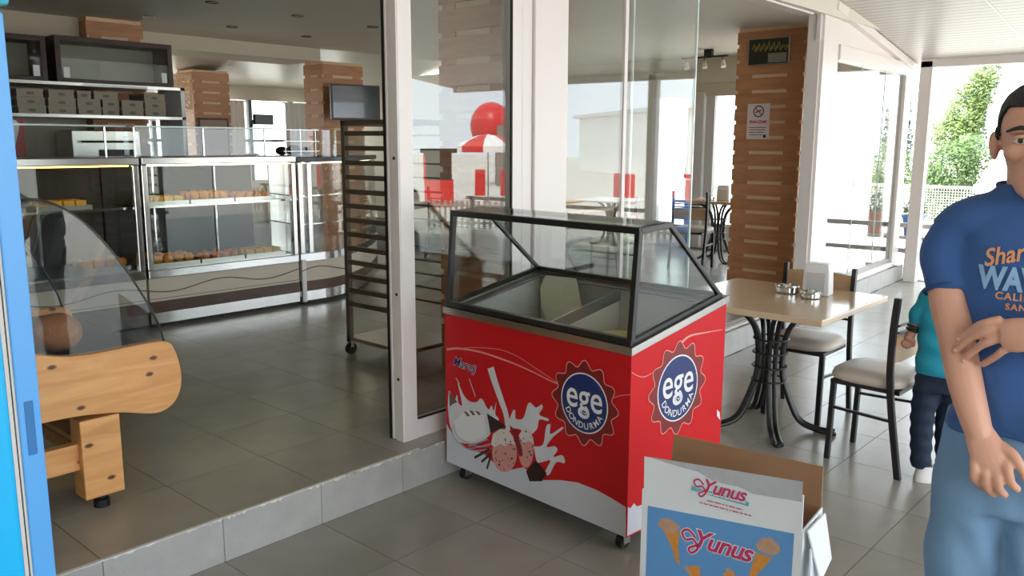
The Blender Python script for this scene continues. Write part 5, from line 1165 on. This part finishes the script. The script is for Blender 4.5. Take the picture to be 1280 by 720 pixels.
limb(ks, [(.06, 0, zs-.05), oS, oE, oW, oW+Vector((0, -.02, -.06))], [.04, .036, .03, .022, .024], 12)
for k in range(4): finger(ks, [oW+Vector((-.022+.015*k, -.02, -.07)), oW+Vector((-.022+.015*k, -.025, -.10)), oW+Vector((-.022+.015*k, -.02, -.12))], .0075, .006)
finger(ks, [oW+Vector((-.03, -.02, -.05)), oW+Vector((-.045, -.03, -.075)), oW+Vector((-.045, -.035, -.095))], .008, .0065)
kb = remeshed(ks, .006, 'body', M_skinc, 4, .5); link('body', kb, kid)
hc = MB(); hc.ell((hx, .012, hz_+.025), .082, .088, .088, 20, 12); hc.build('hair', M_hair, kid, smooth=True)
for s_ in (-1, 1): MB().ell((hx+s_*.03, -.077, hz_), .011, .006, .007, 10, 7).build('eye', M_sblk, kid, smooth=True)
jk = MB(); hipz = Q(1160, 466).z
jk.rings([sring(0, 0, z, w_, f, b, 24, .8) for z, w_, f, b in ((hipz, .135, -.085, .085), (hipz+.1, .13, -.085, .085), (zs-.15, .135, -.085, .085), (zs-.06, .13, -.07, .075), (zs-.015, .075, -.05, .055), (zs+.02, .055, -.045, .05))])
limb(jk, [(-.07, 0, zs-.06), cS, cE, cE+(cW-cE)*.6], [.055, .050, .042, .032], 14); limb(jk, [(.07, 0, zs-.06), oS, oE, oW], [.055, .052, .046, .034], 14)
kj = remeshed(jk, .008, 'jacket', M_teal2, 4, .5)
for v in kj.vertices: v.co += v.normal*(.0035*math.sin(60*v.co.z+20*v.co.x))
ko = link('jacket', kj, kid); dC = (cW-cE).normalized(); uC = dC.orthogonal().normalized(); vC = dC.cross(uC)
for t in (.72, .95): MB().tube([cE+(cW-cE)*t+uC*.026*math.cos(a)+vC*.026*math.sin(a) for a in [2*math.pi*i/18 for i in range(18)]], .008, 6, closed=True).build('cuff', M_blackpl, ko, smooth=True)
kp = MB(); kp.rings([sring(0, 0, z, w_, f, b, 22, .85) for z, w_, f, b in ((hipz-.08, .12, -.075, .08), (hipz+.03, .122, -.075, .08))])
fL = Q(1150, 592, -.02); fR = Q(1176, 580, .08)
limb(kp, [(-.062, 0, hipz-.03), Q(1153, 520, -.02), Vector((fL.x, fL.y, .06))], [.068, .054, .046], 14); limb(kp, [(.055, 0, hipz-.03), Q(1184, 520, .06), Vector((fR.x+.02, fR.y, .06))], [.068, .054, .046], 14)
kpj = remeshed(kp, .007, 'jeans', M_djean, 4, .5)
for v in kpj.vertices: v.co += v.normal*(.003*math.sin(90*v.co.z+30*v.co.y))
link('jeans', kpj, kid)
for (cx, cy, a) in ((fL.x+.025, fL.y-.01, R(-62)), (fR.x+.05, fR.y, R(-50))):
    s5 = MB(); s5.rings([sring(0, 0, z, .037*k, -.055*k2, .125*k2, 20, .8) for z, k, k2 in ((0, 1.05, 1.03), (.022, 1.05, 1.03), (.026, .98, .98), (.05, .9, .9), (.075, .75, .55))]); e5 = s5.build('shoe', M_sole, kid, smooth=50, loc=(cx, cy, 0), rz=a)
    for k in range(4): MB().tube([(-.02, .015+.018*k, .077-.007*k), (0, .02+.018*k, .082-.007*k), (.02, .015+.018*k, .077-.007*k)], .003, 5).build('lace', M_blackpl, e5)
